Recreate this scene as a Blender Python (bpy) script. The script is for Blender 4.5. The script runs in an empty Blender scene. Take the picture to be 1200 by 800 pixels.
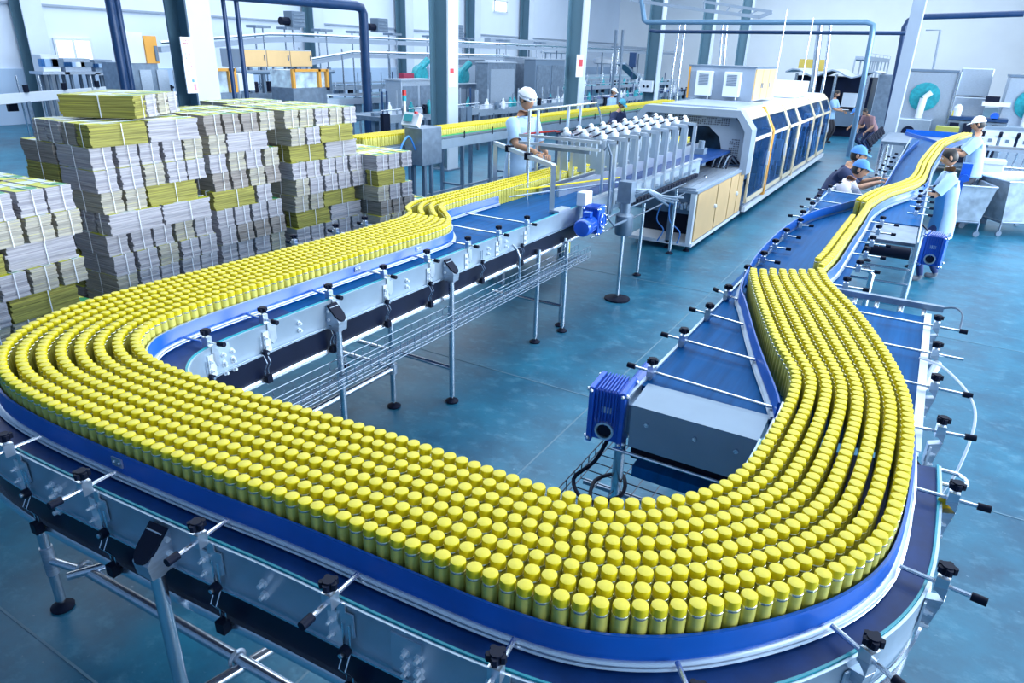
import bpy, bmesh, math, random
from mathutils import Vector, Matrix
random.seed(7)
S = bpy.context.scene
COL = S.collection
PI = math.pi

# ------------------------------------------------------------------ camera
F_PX = 802.0
CAM_H = 2.65
_d = Vector((540.0 - 600, 2300.0 - 400, F_PX)).normalized()
_v = Vector((1114.0 - 600, 78.0 - 400, F_PX)); _v = (_v - _d * _v.dot(_d)).normalized()
_r = _d.cross(_v)
def _ray(u, v):
    q = Vector((u - 600, v - 400, F_PX))
    return Vector((_r.dot(q), _v.dot(q), -_d.dot(q)))
def P(u, v, z=0.0):
    d = _ray(u, v); return Vector((0, 0, CAM_H)) + d * ((z - CAM_H) / d.z)
def PX(u, v, x):
    d = _ray(u, v); return Vector((0, 0, CAM_H)) + d * (x / d.x)
def PY(u, v, y):
    d = _ray(u, v); return Vector((0, 0, CAM_H)) + d * (y / d.y)
cam_d = bpy.data.cameras.new('camera'); cam = bpy.data.objects.new('camera', cam_d); COL.objects.link(cam)
cam_d.sensor_width = 36; cam_d.lens = F_PX / 1200 * 36; cam_d.clip_end = 300; cam_d.clip_start = 0.05
# rows of world axes expressed in camera axes -> columns are camera right / up / back
cam.matrix_world = Matrix(((_r.x, -_r.y, -_r.z, 0), (_v.x, -_v.y, -_v.z, 0), (-_d.x, _d.y, _d.z, CAM_H), (0, 0, 0, 1)))
S.camera = cam

# ------------------------------------------------------------------ world, lights, exposure
W = bpy.data.worlds.new('hall_light'); S.world = W; W.use_nodes = True
W.node_tree.nodes['Background'].inputs[0].default_value = (0.50, 0.70, 1.0, 1)
W.node_tree.nodes['Background'].inputs[1].default_value = 0.42
def area(name, loc, target, sx, sy, power, col):
    l = bpy.data.lights.new(name, 'AREA'); l.shape = 'RECTANGLE'; l.size = sx; l.size_y = sy
    l.energy = power; l.color = col
    o = bpy.data.objects.new(name, l); COL.objects.link(o); o.location = loc
    o.rotation_euler = (Vector(target) - Vector(loc)).to_track_quat('-Z', 'Y').to_euler()
    return o
area('window_light', (11.6, 15, 4.2), (-4, 15, 1.2), 30, 5.0, 5600, (0.80, 0.90, 1.0))
area('overhead_fill_near', (-6, 11, 9.6), (-6, 11, 0), 20, 12, 1900, (0.86, 0.93, 1.0))  # unseen overhead area light, added for soft light over the near hall
area('overhead_fill_left', (-19, 26, 9.6), (-19, 26, 0), 10, 44, 2300, (0.86, 0.93, 1.0))  # added overhead light for the left side, no roof opening behind it
area('overhead_fill_far', (-5, 42, 9.6), (-5, 42, 0), 18, 34, 3800, (0.86, 0.93, 1.0))  # added overhead light, makes the far hall bright
S.view_settings.view_transform = 'Standard'; S.view_settings.look = 'None'
S.view_settings.gamma = 1; S.view_settings.use_curve_mapping = False
S.view_settings.exposure = 0.50

# ------------------------------------------------------------------ helpers
def M(name, rgb, rough=0.5, metal=0.0, var=0.0, scale=4.0, bump=0.0, trans=0.0, alpha=1.0, stretch=None, rgb2=None, coat=0.0, emit=None):
    m = bpy.data.materials.new(name); m.use_nodes = True
    nt = m.node_tree; b = nt.nodes['Principled BSDF']
    b.inputs['Base Color'].default_value = (*rgb, 1); b.inputs['Roughness'].default_value = rough
    b.inputs['Metallic'].default_value = metal
    if trans: b.inputs['Transmission Weight'].default_value = trans
    if alpha < 1: b.inputs['Alpha'].default_value = alpha
    if coat: b.inputs['Coat Weight'].default_value = coat
    if emit: b.inputs['Emission Color'].default_value = (*rgb, 1); b.inputs['Emission Strength'].default_value = emit
    if var or bump:
        tc = nt.nodes.new('ShaderNodeTexCoord'); n = nt.nodes.new('ShaderNodeTexNoise')
        n.inputs['Scale'].default_value = scale; n.inputs['Detail'].default_value = 5
        mp = nt.nodes.new('ShaderNodeMapping'); nt.links.new(tc.outputs['Object'], mp.inputs[0])
        if stretch: mp.inputs['Scale'].default_value = stretch
        nt.links.new(mp.outputs[0], n.inputs['Vector'])
        if var:
            r = nt.nodes.new('ShaderNodeValToRGB')
            c2 = rgb2 or tuple(min(1, c * (1 + var)) for c in rgb)
            c1 = tuple(c * (1 - var) for c in rgb)
            r.color_ramp.elements[0].position = 0.32; r.color_ramp.elements[1].position = 0.68
            r.color_ramp.elements[0].color = (*c1, 1); r.color_ramp.elements[1].color = (*c2, 1)
            nt.links.new(n.outputs['Fac'], r.inputs[0]); nt.links.new(r.outputs[0], b.inputs['Base Color'])
        if bump:
            bp = nt.nodes.new('ShaderNodeBump'); bp.inputs['Strength'].default_value = bump; bp.inputs['Distance'].default_value = 0.01
            nt.links.new(n.outputs['Fac'], bp.inputs['Height']); nt.links.new(bp.outputs[0], b.inputs['Normal'])
    return m

OFF = {}
class MB:
    def __init__(s): s.v = []; s.f = []; s.m = []; s.k = 0
    def mat(s, k): s.k = k; return s
    def add(s, vs, fs):
        b = len(s.v); s.v += [Vector(p) for p in vs]; s.f += [tuple(i + b for i in f) for f in fs]; s.m += [s.k] * len(fs); return s
    def box(s, c, d, rz=0.0, rot=None):
        x, y, z = d[0] / 2, d[1] / 2, d[2] / 2
        R = rot if rot is not None else Matrix.Rotation(rz, 3, 'Z')
        vs = [R @ Vector((i * x, j * y, k * z)) + Vector(c) for k in (-1, 1) for j in (-1, 1) for i in (-1, 1)]
        return s.add(vs, [(0, 2, 3, 1), (4, 5, 7, 6), (0, 1, 5, 4), (2, 6, 7, 3), (0, 4, 6, 2), (1, 3, 7, 5)])
    def box2(s, a, b):
        return s.box([(a[i] + b[i]) / 2 for i in range(3)], [abs(b[i] - a[i]) for i in range(3)])
    def ptube(s, pts, r, n=8, cap=True, closed=False):
        pts = [Vector(p) for p in pts]; N = len(pts); rings = []
        up = None
        for i, p in enumerate(pts):
            a = pts[i - 1] if i > 0 else (pts[-1] if closed else p)
            c = pts[i + 1] if i < N - 1 else (pts[0] if closed else p)
            t = (c - a).normalized()
            if up is None:
                up = Vector((0, 0, 1)) if abs(t.z) < 0.9 else Vector((1, 0, 0))
            x = t.cross(up); x = x.normalized() if x.length > 1e-6 else Vector((1, 0, 0)); up = x.cross(t).normalized()
            rr = r[i] if isinstance(r, (list, tuple)) else r
            rings.append([p + (x * math.cos(q) + up * math.sin(q)) * rr for q in [2 * PI * j / n for j in range(n)]])
        vs = [v for R in rings for v in R]; fs = []
        for i in range(N if closed else N - 1):
            a = i * n; b = ((i + 1) % N) * n
            for j in range(n):
                k = (j + 1) % n; fs.append((a + j, a + k, b + k, b + j))
        if cap and not closed:
            fs.append(tuple(range(n - 1, -1, -1))); fs.append(tuple((N - 1) * n + j for j in range(n)))
        return s.add(vs, fs)
    def tube(s, p, q, r, n=8, r2=None): return s.ptube([p, q], [r, r if r2 is None else r2], n)
    def bar(s, p, q, w, h):
        p = Vector(p); q = Vector(q); t = (q - p)
        R = t.to_track_quat('Y', 'Z').to_matrix()
        return s.box((p + q) / 2, (w, t.length, h), rot=R)
    def lathe(s, prof, c=(0, 0, 0), n=12, R=None):
        c = Vector(c); vs = []; fs = []
        for (r, z) in prof:
            for j in range(n):
                q = 2 * PI * j / n; p = Vector((r * math.cos(q), r * math.sin(q), z))
                vs.append((R @ p if R is not None else p) + c)
        for i in range(len(prof) - 1):
            for j in range(n):
                k = (j + 1) % n; fs.append((i * n + j, i * n + k, (i + 1) * n + k, (i + 1) * n + j))
        fs.append(tuple(range(n - 1, -1, -1))); fs.append(tuple((len(prof) - 1) * n + j for j in range(n)))
        return s.add(vs, fs)
    def prism(s, poly, a, b, axis='z'):
        def mk(p, h):
            return {'z': (p[0], p[1], h), 'x': (h, p[0], p[1]), 'y': (p[0], h, p[1])}[axis]
        n = len(poly); vs = [mk(p, a) for p in poly] + [mk(p, b) for p in poly]
        fs = [tuple(range(n - 1, -1, -1)), tuple(range(n, 2 * n))] + [(i, (i + 1) % n, n + (i + 1) % n, n + i) for i in range(n)]
        return s.add(vs, fs)
    def sweep(s, path, sec, side=1, closed=True):
        """path: xy points; sec: (offset, z) points; side=+1 offsets to the right of travel."""
        N = len(path); rings = []
        for i in range(N):
            a = Vector(path[max(0, i - 1)][:2]); b = Vector(path[min(N - 1, i + 1)][:2]); t = (b - a).normalized()
            nx, ny = t.y * side, -t.x * side
            rings.append([(path[i][0] + nx * d, path[i][1] + ny * d, z) for d, z in sec])
        m = len(sec); vs = [p for R in rings for p in R]; fs = []
        for i in range(N - 1):
            for j in range(m if closed else m - 1):
                k = (j + 1) % m; fs.append((i * m + j, i * m + k, (i + 1) * m + k, (i + 1) * m + j))
        if closed: fs.append(tuple(range(m - 1, -1, -1))); fs.append(tuple((N - 1) * m + j for j in range(m)))
        return s.add(vs, fs)
    def sph(s, c, r, n=10, m=7, sc=(1, 1, 1), R=None):
        prof = [(max(1e-4, math.sin(PI * i / m)) * r, -math.cos(PI * i / m) * r) for i in range(m + 1)]
        S3 = Matrix.Diagonal(Vector(sc)); return s.lathe(prof, c, n, (R @ S3) if R is not None else S3)
    def build(s, name, mats, parent=None, smooth=False, off=None, bevel=0.0):
        o_ = off if off is not None else (OFF.get(parent.name, Vector()) if parent else Vector())
        me = bpy.data.meshes.new(name)
        me.from_pydata([tuple(p - o_) for p in s.v], [], s.f)
        mats = mats if isinstance(mats, (list, tuple)) else [mats]
        for m in mats: me.materials.append(m)
        if len(mats) > 1:
            for p, k in zip(me.polygons, s.m): p.material_index = k
        bm = bmesh.new(); bm.from_mesh(me); bmesh.ops.recalc_face_normals(bm, faces=bm.faces); bm.to_mesh(me); bm.free()
        if smooth:
            for p in me.polygons: p.use_smooth = True
            try: me.set_sharp_from_angle(angle=math.radians(40))
            except Exception: pass
        o = bpy.data.objects.new(name, me); COL.objects.link(o)
        if parent: o.parent = parent; OFF[o.name] = o_
        if bevel:
            b = o.modifiers.new('edge', 'BEVEL'); b.width = bevel; b.segments = 2; b.limit_method = 'ANGLE'
        return o

def tag(o, label=None, cat=None, group=None, kind=None):
    if label: o['label'] = label
    if cat: o['category'] = cat
    if group: o['group'] = group
    if kind: o['kind'] = kind
    return o
def thing(name, label, cat, loc=(0, 0, 0), group=None):
    """An Empty at the thing's base; its parts are built in world coordinates and stored relative to it."""
    o = bpy.data.objects.new(name, None); COL.objects.link(o); o.location = loc; o.empty_display_size = 0.1
    OFF[o.name] = Vector(loc); return tag(o, label, cat, group)
def solo(mb, name, mat, label, cat, loc=None, group=None, **k):
    """A thing that is one mesh, origin at its base."""
    if loc is None:
        n = len(mb.v); loc = Vector((sum(p.x for p in mb.v) / n, sum(p.y for p in mb.v) / n, min(p.z for p in mb.v)))
    o = mb.build(name, mat, None, off=Vector(loc), **k); o.location = loc; return tag(o, label, cat, group)
def copy_tree(o, parent=None):
    c = o.copy(); COL.objects.link(c)
    if parent: c.parent = parent
    for ch in o.children: copy_tree(ch, c)
    return c
def smooth_path(pts, step=0.04, closed=False):
    pts = [Vector((*p[:2], 0)) if len(p) == 2 else Vector(p) for p in pts]; out = []
    N = len(pts)
    for i in range(N - 1):
        p0 = pts[max(0, i - 1)]; p1 = pts[i]; p2 = pts[i + 1]; p3 = pts[min(N - 1, i + 2)]
        n = max(1, int((p2 - p1).length / step))
        for k in range(n):
            t = k / n
            out.append(0.5 * ((2 * p1) + (p2 - p0) * t + (2 * p0 - 5 * p1 + 4 * p2 - p3) * t * t + (3 * p1 - p0 - 3 * p2 + p3) * t ** 3))
    out.append(pts[-1]); return out

# ------------------------------------------------------------------ materials
STEEL = M('brushed_steel', (0.44, 0.52, 0.62), 0.40, 0.7, 0.10, 18, stretch=(1, 1, 6))
STEEL_D = M('dull_steel', (0.22, 0.29, 0.38), 0.45, 0.7, 0.15, 9)
PIPE = M('pipe_steel', (0.68, 0.74, 0.82), 0.25, 0.95, 0.06, 6)
PLATE = M('side_plate_steel', (0.44, 0.55, 0.66), 0.42, 0.6, 0.07, 5)
ALU = M('guide_aluminium', (0.64, 0.71, 0.80), 0.30, 0.85, 0.04, 8)
BLUE = M('blue_guard_plastic', (0.003, 0.095, 0.47), 0.32, 0, 0.10, 5)
BELT = M('blue_belt', (0.002, 0.085, 0.26), 0.5, 0, 0.18, 3, stretch=(9, 0.5, 1)); BELT.node_tree.nodes['Principled BSDF'].inputs['Specular IOR Level'].default_value = 0.06
CHAIN = M('dark_chain_belt', (0.003, 0.035, 0.15), 0.45, 0.0, 0.2, 12); CHAIN.node_tree.nodes['Principled BSDF'].inputs['Specular IOR Level'].default_value = 0.25
TEAL = M('teal_wear_strip', (0.0, 0.30, 0.38), 0.35)
BLACK = M('black_plastic', (0.005, 0.009, 0.025), 0.55); BLACK.node_tree.nodes['Principled BSDF'].inputs['Specular IOR Level'].default_value = 0.15
BOLT = M('bright_bolt', (0.74, 0.80, 0.87), 0.32, 0.35)
NAVY = M('dark_return_trough', (0.004, 0.009, 0.03), 0.4, 0, 0.2, 4); NAVY.node_tree.nodes['Principled BSDF'].inputs['Specular IOR Level'].default_value = 0.2
MOTOR = M('blue_motor_paint', (0.012, 0.10, 0.55), 0.32, 0.1, 0.1, 8, coat=0.3)
WHITE = M('white_paint', (0.66, 0.73, 0.82), 0.45, 0, 0.03, 3)
LIGHTGREY = M('light_grey_paint', (0.28, 0.35, 0.45), 0.42, 0, 0.04, 3)
GREY = M('grey_paint', (0.12, 0.18, 0.26), 0.45, 0, 0.05, 3)
DKBLUE = M('dark_blue_pipe_paint', (0.012, 0.045, 0.13), 0.38, 0.1, 0.1, 5)
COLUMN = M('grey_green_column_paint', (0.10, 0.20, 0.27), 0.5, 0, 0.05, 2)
COLUMN_LIT = M('lit_column_paint', (0.55, 0.64, 0.74), 0.5, 0, 0.04, 2)  # paler copy of the column colour for the side facing the windows
TAN = M('tan_panel', (0.74, 0.50, 0.24), 0.45, 0, 0.05, 2)
ORANGE = M('orange_frame', (0.72, 0.34, 0.05), 0.42)
TEALBELT = M('teal_chain', (0.012, 0.27, 0.33), 0.45, 0, 0.25, 14)
YELLOW = M('yellow_cap_plastic', (0.72, 0.60, 0.006), 0.40, 0, 0.05, 40)
KHAKI = M('olive_can_label', (0.60, 0.56, 0.12), 0.28, 0.1, 0.10, 30)
RIM = M('can_rim_metal', (0.75, 0.76, 0.55), 0.25, 0.8)
def glass_mat():
    m = bpy.data.materials.new('blue_tinted_glass'); m.use_nodes = True; nt = m.node_tree
    b = nt.nodes['Principled BSDF']; b.inputs['Base Color'].default_value = (0.02, 0.09, 0.22, 1); b.inputs['Roughness'].default_value = 0.04
    t = nt.nodes.new('ShaderNodeBsdfTransparent'); t.inputs[0].default_value = (0.55, 0.75, 0.95, 1)
    x = nt.nodes.new('ShaderNodeMixShader'); x.inputs[0].default_value = 0.22
    nt.links.new(t.outputs[0], x.inputs[1]); nt.links.new(b.outputs[0], x.inputs[2])
    nt.links.new(x.outputs[0], nt.nodes['Material Output'].inputs[0]); return m
GLASS = glass_mat()
# ------------------------------------------------------------------ the room
def floor_mat():
    m = bpy.data.materials.new('teal_epoxy_floor'); m.use_nodes = True; nt = m.node_tree; b = nt.nodes['Principled BSDF']
    tc = nt.nodes.new('ShaderNodeTexCoord')
    def noise(sc, det, st=(1, 1, 1)):
        mp = nt.nodes.new('ShaderNodeMapping'); mp.inputs['Scale'].default_value = st; nt.links.new(tc.outputs['Object'], mp.inputs[0])
        n = nt.nodes.new('ShaderNodeTexNoise'); n.inputs['Scale'].default_value = sc; n.inputs['Detail'].default_value = det
        n.inputs['Roughness'].default_value = 0.65; nt.links.new(mp.outputs[0], n.inputs['Vector']); return n
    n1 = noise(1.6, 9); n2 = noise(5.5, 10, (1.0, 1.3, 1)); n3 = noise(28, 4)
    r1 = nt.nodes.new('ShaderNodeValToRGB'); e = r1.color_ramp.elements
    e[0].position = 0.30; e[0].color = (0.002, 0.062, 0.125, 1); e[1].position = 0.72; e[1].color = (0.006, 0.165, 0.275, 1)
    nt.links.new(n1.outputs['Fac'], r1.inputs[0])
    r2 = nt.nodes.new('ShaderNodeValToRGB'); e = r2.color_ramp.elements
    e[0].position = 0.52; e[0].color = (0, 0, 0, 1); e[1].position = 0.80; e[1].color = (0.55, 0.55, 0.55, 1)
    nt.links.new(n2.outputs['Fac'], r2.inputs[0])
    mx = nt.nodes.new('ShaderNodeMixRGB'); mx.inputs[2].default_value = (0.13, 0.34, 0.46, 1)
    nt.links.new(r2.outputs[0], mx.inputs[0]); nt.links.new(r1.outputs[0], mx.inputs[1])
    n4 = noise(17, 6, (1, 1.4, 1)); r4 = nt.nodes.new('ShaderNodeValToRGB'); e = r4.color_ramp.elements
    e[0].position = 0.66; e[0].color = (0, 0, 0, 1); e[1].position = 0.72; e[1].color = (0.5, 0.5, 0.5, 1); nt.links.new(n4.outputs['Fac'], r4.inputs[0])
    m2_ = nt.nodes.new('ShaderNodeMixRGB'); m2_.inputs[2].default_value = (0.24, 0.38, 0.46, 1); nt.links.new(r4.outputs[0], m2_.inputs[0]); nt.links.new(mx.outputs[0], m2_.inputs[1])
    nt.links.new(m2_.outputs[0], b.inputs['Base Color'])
    mr = nt.nodes.new('ShaderNodeMapRange'); mr.inputs[3].default_value = 0.30; mr.inputs[4].default_value = 0.55
    nt.links.new(n2.outputs['Fac'], mr.inputs[0]); nt.links.new(mr.outputs[0], b.inputs['Roughness'])
    bp = nt.nodes.new('ShaderNodeBump'); bp.inputs['Strength'].default_value = 0.12; bp.inputs['Distance'].default_value = 0.004
    nt.links.new(n3.outputs['Fac'], bp.inputs['Height']); nt.links.new(bp.outputs[0], b.inputs['Normal'])
    return m
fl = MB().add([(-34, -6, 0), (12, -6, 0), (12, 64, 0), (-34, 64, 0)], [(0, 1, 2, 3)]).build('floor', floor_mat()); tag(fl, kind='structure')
JOINT = M('floor_joint', (0.10, 0.20, 0.27), 0.7)
jm = MB()
jm.box((-1.92, 6, 0.001), (0.012, 24, 0.003)); jm.box((2.5, 4.78, 0.001), (18, 0.012, 0.003)); jm.box((-5, 8.15, 0.001), (14, 0.012, 0.003))
jm.box((-6, 1.0, 0.001), (14, 0.012, 0.003))
tag(jm.build('floor_joint', JOINT, fl), 'saw-cut joints in the teal floor')
WALL = M('pale_cladding', (0.66, 0.76, 0.90), 0.6, 0, 0.03, 0.6)
WALL_R = M('pale_cladding_end', (0.80, 0.86, 0.92), 0.6, 0, 0.03, 0.6)
w = MB().box2((-26.3, -6, 0), (-26.0, 64, 11)); tag(w.build('wall_left', WALL), kind='structure')
w = MB().box2((-26.3, 62, 0), (12, 62.3, 11)); tag(w.build('wall_back', WALL_R), kind='structure')
w = MB().box2((12, -6, 0), (12.3, 64, 11)); tag(w.build('wall_right', WALL_R), kind='structure')
w = MB().box2((-26.3, -6.3, 0), (12.3, -6, 11)); tag(w.build('wall_front', M('blue_grey_wall', (.10, .17, .26), .7, 0, .03, 1)), kind='structure')  # unseen wall behind the camera, added dark to cut reflections in front
w = MB().box2((-26.3, -6.3, 10.5), (12.3, 62.3, 10.8)); tag(w.build('ceiling', M('roof_sheet', (.45, .55, .66), .6, 0, .03, 1)), kind='structure')
LOWWALL = M('lower_wall_paint', (0.40, 0.55, 0.75), 0.6, 0, 0.04, 0.6)
w = MB().box2((-26.0, -6, 0), (-25.9, 64, 1.7)); tag(w.build('baseboard_left', LOWWALL), 'blue grey lower band of the left wall', kind='structure')
# girts and the bright low windows on the left wall
w = MB()
for z in (3.6, 7.2): w.box2((-25.98, -6, z), (-25.9, 64, z + 0.07))
tag(w.build('trim_1', LIGHTGREY), kind='structure')
DAY = M('window_daylight', (0.86, 0.95, 1.0), 0.4, emit=1.6)
a = PX(64, 47, -25.95); b2 = PX(108, 70, -25.95)
wn = MB().box2((-25.99, a.y, b2.z), (-25.93, b2.y, a.z)).build('window_1', DAY); tag(wn, 'bright window low in the left wall', kind='structure')
fr = MB(); fr.box2((-25.95, a.y - .08, b2.z - .08), (-25.88, b2.y + .08, b2.z)); fr.box2((-25.95, a.y - .08, a.z), (-25.88, b2.y + .08, a.z + .08))
for yy in (a.y - .04, (a.y + b2.y) / 2, b2.y + .04): fr.box2((-25.95, yy - .04, b2.z), (-25.88, yy + .04, a.z))
fr.build('window_frame', WHITE, wn)
a = PX(579, 0, -25.95); b2 = PX(593, 15, -25.95)
wn = MB().box2((-25.99, a.y, b2.z), (-25.93, b2.y, a.z)).build('window_2', DAY); tag(wn, 'small bright window high in the left wall', kind='structure')
fr = MB()
for z in (b2.z, a.z): fr.box2((-25.95, a.y - .06, z - .05), (-25.88, b2.y + .06, z + .05))
for y in (a.y, b2.y): fr.box2((-25.95, y - .05, b2.z), (-25.88, y + .05, a.z))
fr.build('window_frame', WHITE, wn)

# columns: wall row at x=-25.6 and the inner row at x=-10
def column(x, y, w, label, h=9.5, d=None, taper=0.16):
    """H-section column: two flanges and a web, widening upward."""
    t = thing('column', label, 'column', (x, y, 0), 'steel columns along the hall')
    d = d or w
    for sgn, m in ((-1, COLUMN), (1, COLUMN_LIT)):  # light put into the colour: flange toward the windows is paler
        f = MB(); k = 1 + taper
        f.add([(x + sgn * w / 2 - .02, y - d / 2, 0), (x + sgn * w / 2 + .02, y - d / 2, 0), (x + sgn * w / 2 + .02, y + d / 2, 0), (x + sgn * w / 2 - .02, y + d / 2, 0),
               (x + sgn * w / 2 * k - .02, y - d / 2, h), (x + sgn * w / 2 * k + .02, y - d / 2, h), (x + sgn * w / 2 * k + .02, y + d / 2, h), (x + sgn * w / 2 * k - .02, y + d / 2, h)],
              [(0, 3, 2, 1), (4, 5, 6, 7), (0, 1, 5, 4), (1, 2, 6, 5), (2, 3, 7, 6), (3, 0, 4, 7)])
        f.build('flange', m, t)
    MB().box2((x - w / 2, y - .012, 0), (x + w / 2, y + .012, h)).build('web', COLUMN, t)
    MB().box2((x - w / 2 - .06, y - d / 2 - .06, 0), (x + w / 2 + .06, y + d / 2 + .06, .03)).build('base_plate', GREY, t)
    return t
wallnames = ['at the far left edge of the hall behind the white rail', 'just right of the bright window', 'right of the tan cabinets behind the black pipe', 'standing against the left wall right of the black pipe arch', 'against the wall behind the thick near column', 'against the wall by the small high window']
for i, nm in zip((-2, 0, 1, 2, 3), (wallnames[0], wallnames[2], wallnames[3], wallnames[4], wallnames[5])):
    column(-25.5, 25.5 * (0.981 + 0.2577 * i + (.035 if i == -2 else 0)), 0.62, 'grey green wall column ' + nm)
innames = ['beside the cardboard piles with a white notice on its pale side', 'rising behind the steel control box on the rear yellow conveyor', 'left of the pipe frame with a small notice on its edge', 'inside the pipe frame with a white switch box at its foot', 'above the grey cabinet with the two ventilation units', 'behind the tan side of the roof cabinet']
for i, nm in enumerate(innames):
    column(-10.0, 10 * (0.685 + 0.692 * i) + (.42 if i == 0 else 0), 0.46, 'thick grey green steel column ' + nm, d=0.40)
# ------------------------------------------------------------------ the big curved can conveyor
OI = [((-3.93, 12.4), (-3.66, 12.4)), ((-3.93, 8.6), (-3.66, 8.6)), ((-3.93, 6.2), (-3.66, 6.2)), ((-3.96, 5.2), (-3.67, 5.25)), ((-3.95, 4.95), (-3.62, 4.95)), ((-3.86, 4.72), (-3.40, 4.72)),
      ((-3.70, 4.55), (-3.24, 4.54)), ((-3.63, 4.35), (-3.15, 4.33)), ((-3.62, 3.9), (-3.14, 3.9)), ((-3.63, 3.3), (-3.15, 3.3)), ((-3.66, 2.6), (-3.15, 2.6)),
      ((-3.68, 2.1), (-3.145, 2.15)), ((-3.66, 1.75), (-3.11, 1.88)), ((-3.55, 1.45), (-3.04, 1.74)), ((-3.35, 1.24), (-2.92, 1.64)), ((-3.08, 1.12), (-2.75, 1.58)),
      ((-2.75, 1.085), (-2.55, 1.56)), ((-2.3, 1.095), (-2.2, 1.575)), ((-1.8, 1.125), (-1.8, 1.615)), ((-1.4, 1.16), (-1.4, 1.65)), ((-1.0, 1.183), (-1.0, 1.658)),
      ((-.7, 1.205), (-.8, 1.667)), ((-.48, 1.25), (-.65, 1.70)), ((-.28, 1.36), (-.52, 1.78)), ((-.1, 1.53), (-.42, 1.88)), ((.05, 1.73), (-.355, 1.99)),
      ((.14, 1.93), (-.315, 2.12)), ((.18, 2.15), (-.297, 2.26)), ((.195, 2.5), (-.285, 2.5)), ((.19, 2.8), (-.285, 2.8)), ((.16, 3.1), (-.32, 3.05)),
      ((.07, 3.5), (-.45, 3.36)), ((-.12, 4.08), (-.62, 3.84)), ((-.33, 4.58), (-.79, 4.37)), ((-.43, 4.9), (-.85, 4.6))]
O_PATH = smooth_path([p[0] for p in OI]); I_PATH = smooth_path([p[1] for p in OI])
def cut(path, a, b):
    """points of a path from the one nearest a to the one nearest b"""
    f = lambda q: min(range(len(path)), key=lambda i: (path[i].x - q[0]) ** 2 + (path[i].y - q[1]) ** 2)
    return path[f(a):f(b) + 1]
ZB = 1.208
conv = thing('can_conveyor', 'long blue-railed conveyor curving in a U around the floor, packed with yellow-capped cans', 'conveyor', (-1.9, 1.3, 0))
# plate lines
OUT = smooth_path([(-4.02, 7.2), (-4.02, 5.0), (-4.0, 3.6), (-3.95, 2.6), (-3.93, 2.0), (-3.86, 1.62), (-3.70, 1.29), (-3.42, 1.07), (-3.08, .995), (-2.72, .97), (-2.3, .985), (-1.8, 1.015), (-1.4, 1.045),
                   (-1.0, 1.065), (-.68, 1.09), (-.42, 1.14), (-.2, 1.255), (-.01, 1.44), (.14, 1.66), (.245, 1.89), (.295, 2.13), (.31, 2.5), (.305, 2.82)])
INN = smooth_path([(-2.97, 7.2), (-2.965, 5.0), (-2.965, 3.5), (-2.965, 2.6), (-2.955, 2.12), (-2.92, 1.92), (-2.84, 1.80), (-2.72, 1.72), (-2.5, 1.655), (-2.2, 1.645), (-1.8, 1.675), (-1.4, 1.705),
                   (-1.0, 1.71), (-.81, 1.718), (-.67, 1.745), (-.55, 1.815), (-.455, 1.91), (-.395, 2.015), (-.36, 2.14), (-.34, 2.28), (-.328, 2.5), (-.328, 2.64)])
def resample(path, n):
    L = [0]
    for a, b in zip(path, path[1:]): L.append(L[-1] + (b - a).length)
    out = []; j = 0
    for i in range(n):
        s = L[-1] * i / (n - 1)
        while j < len(L) - 2 and L[j + 1] < s: j += 1
        t = (s - L[j]) / max(1e-9, L[j + 1] - L[j]); out.append(path[j].lerp(path[j + 1], min(1, t)))
    return out
def strip(a, b, z, n=160):
    A = resample(a, n); B = resample(b, n); m = MB()
    vs = [(p.x, p.y, z) for p in A] + [(p.x, p.y, z) for p in B] + [(p.x, p.y, z - .03) for p in A] + [(p.x, p.y, z - .03) for p in B]
    fs = []
    for i in range(n - 1):
        fs += [(i, i + 1, n + i + 1, n + i), (2 * n + i, 3 * n + i, 3 * n + i + 1, 2 * n + i + 1)]
    fs += [(0, n, 3 * n, 2 * n), (n - 1, 3 * n - 1, 4 * n - 1, 2 * n - 1)]
    for i in range(n - 1): fs += [(i, 2 * n + i, 2 * n + i + 1, i + 1), (n + i, n + i + 1, 3 * n + i + 1, 3 * n + i)]
    return m.add(vs, fs)
strip(cut(OUT, (-4.0, 2.6), (.3, 3)), cut(INN, (-2.96, 2.6), (0, 3)), ZB).build('belt', CHAIN, conv)
MB().box2((-4.01, 2.56, ZB - .03), (-2.975, 7.2, ZB - .002)).build('belt', BELT, conv)
for path, side, nm in ((OUT, 1, 'outer'), (INN, -1, 'inner')):
    MB().sweep(path, [(0, 1.04), (.006, 1.04), (.006, 1.055), (.007, 1.21), (.009, 1.213), (.009, 1.218), (0, 1.218)], side).build('side_plate', PLATE, conv, smooth=True)
    MB().sweep(path, [(-.008, 1.205), (-.001, 1.205), (-.001, 1.224), (-.008, 1.224)], side).build('wear_strip', TEAL, conv, smooth=True)
    # dark return trough with a thin steel lip
    MB().sweep(path, [(-.05, .89), (-.012, .89), (-.012, 1.05), (-.05, 1.05)], side).build('return_trough', NAVY, conv, smooth=True)
    MB().sweep(path, [(-.012, .875), (.012, .875), (.012, .892), (.004, .905), (-.012, .905)], side).build('trough_lip', PIPE, conv, smooth=True)
    MB().sweep(path, [(.016, 1.055), (.024, 1.055), (.024, 1.063), (.016, 1.063)], side).build('edge_wire', PIPE, conv, smooth=True)

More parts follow.
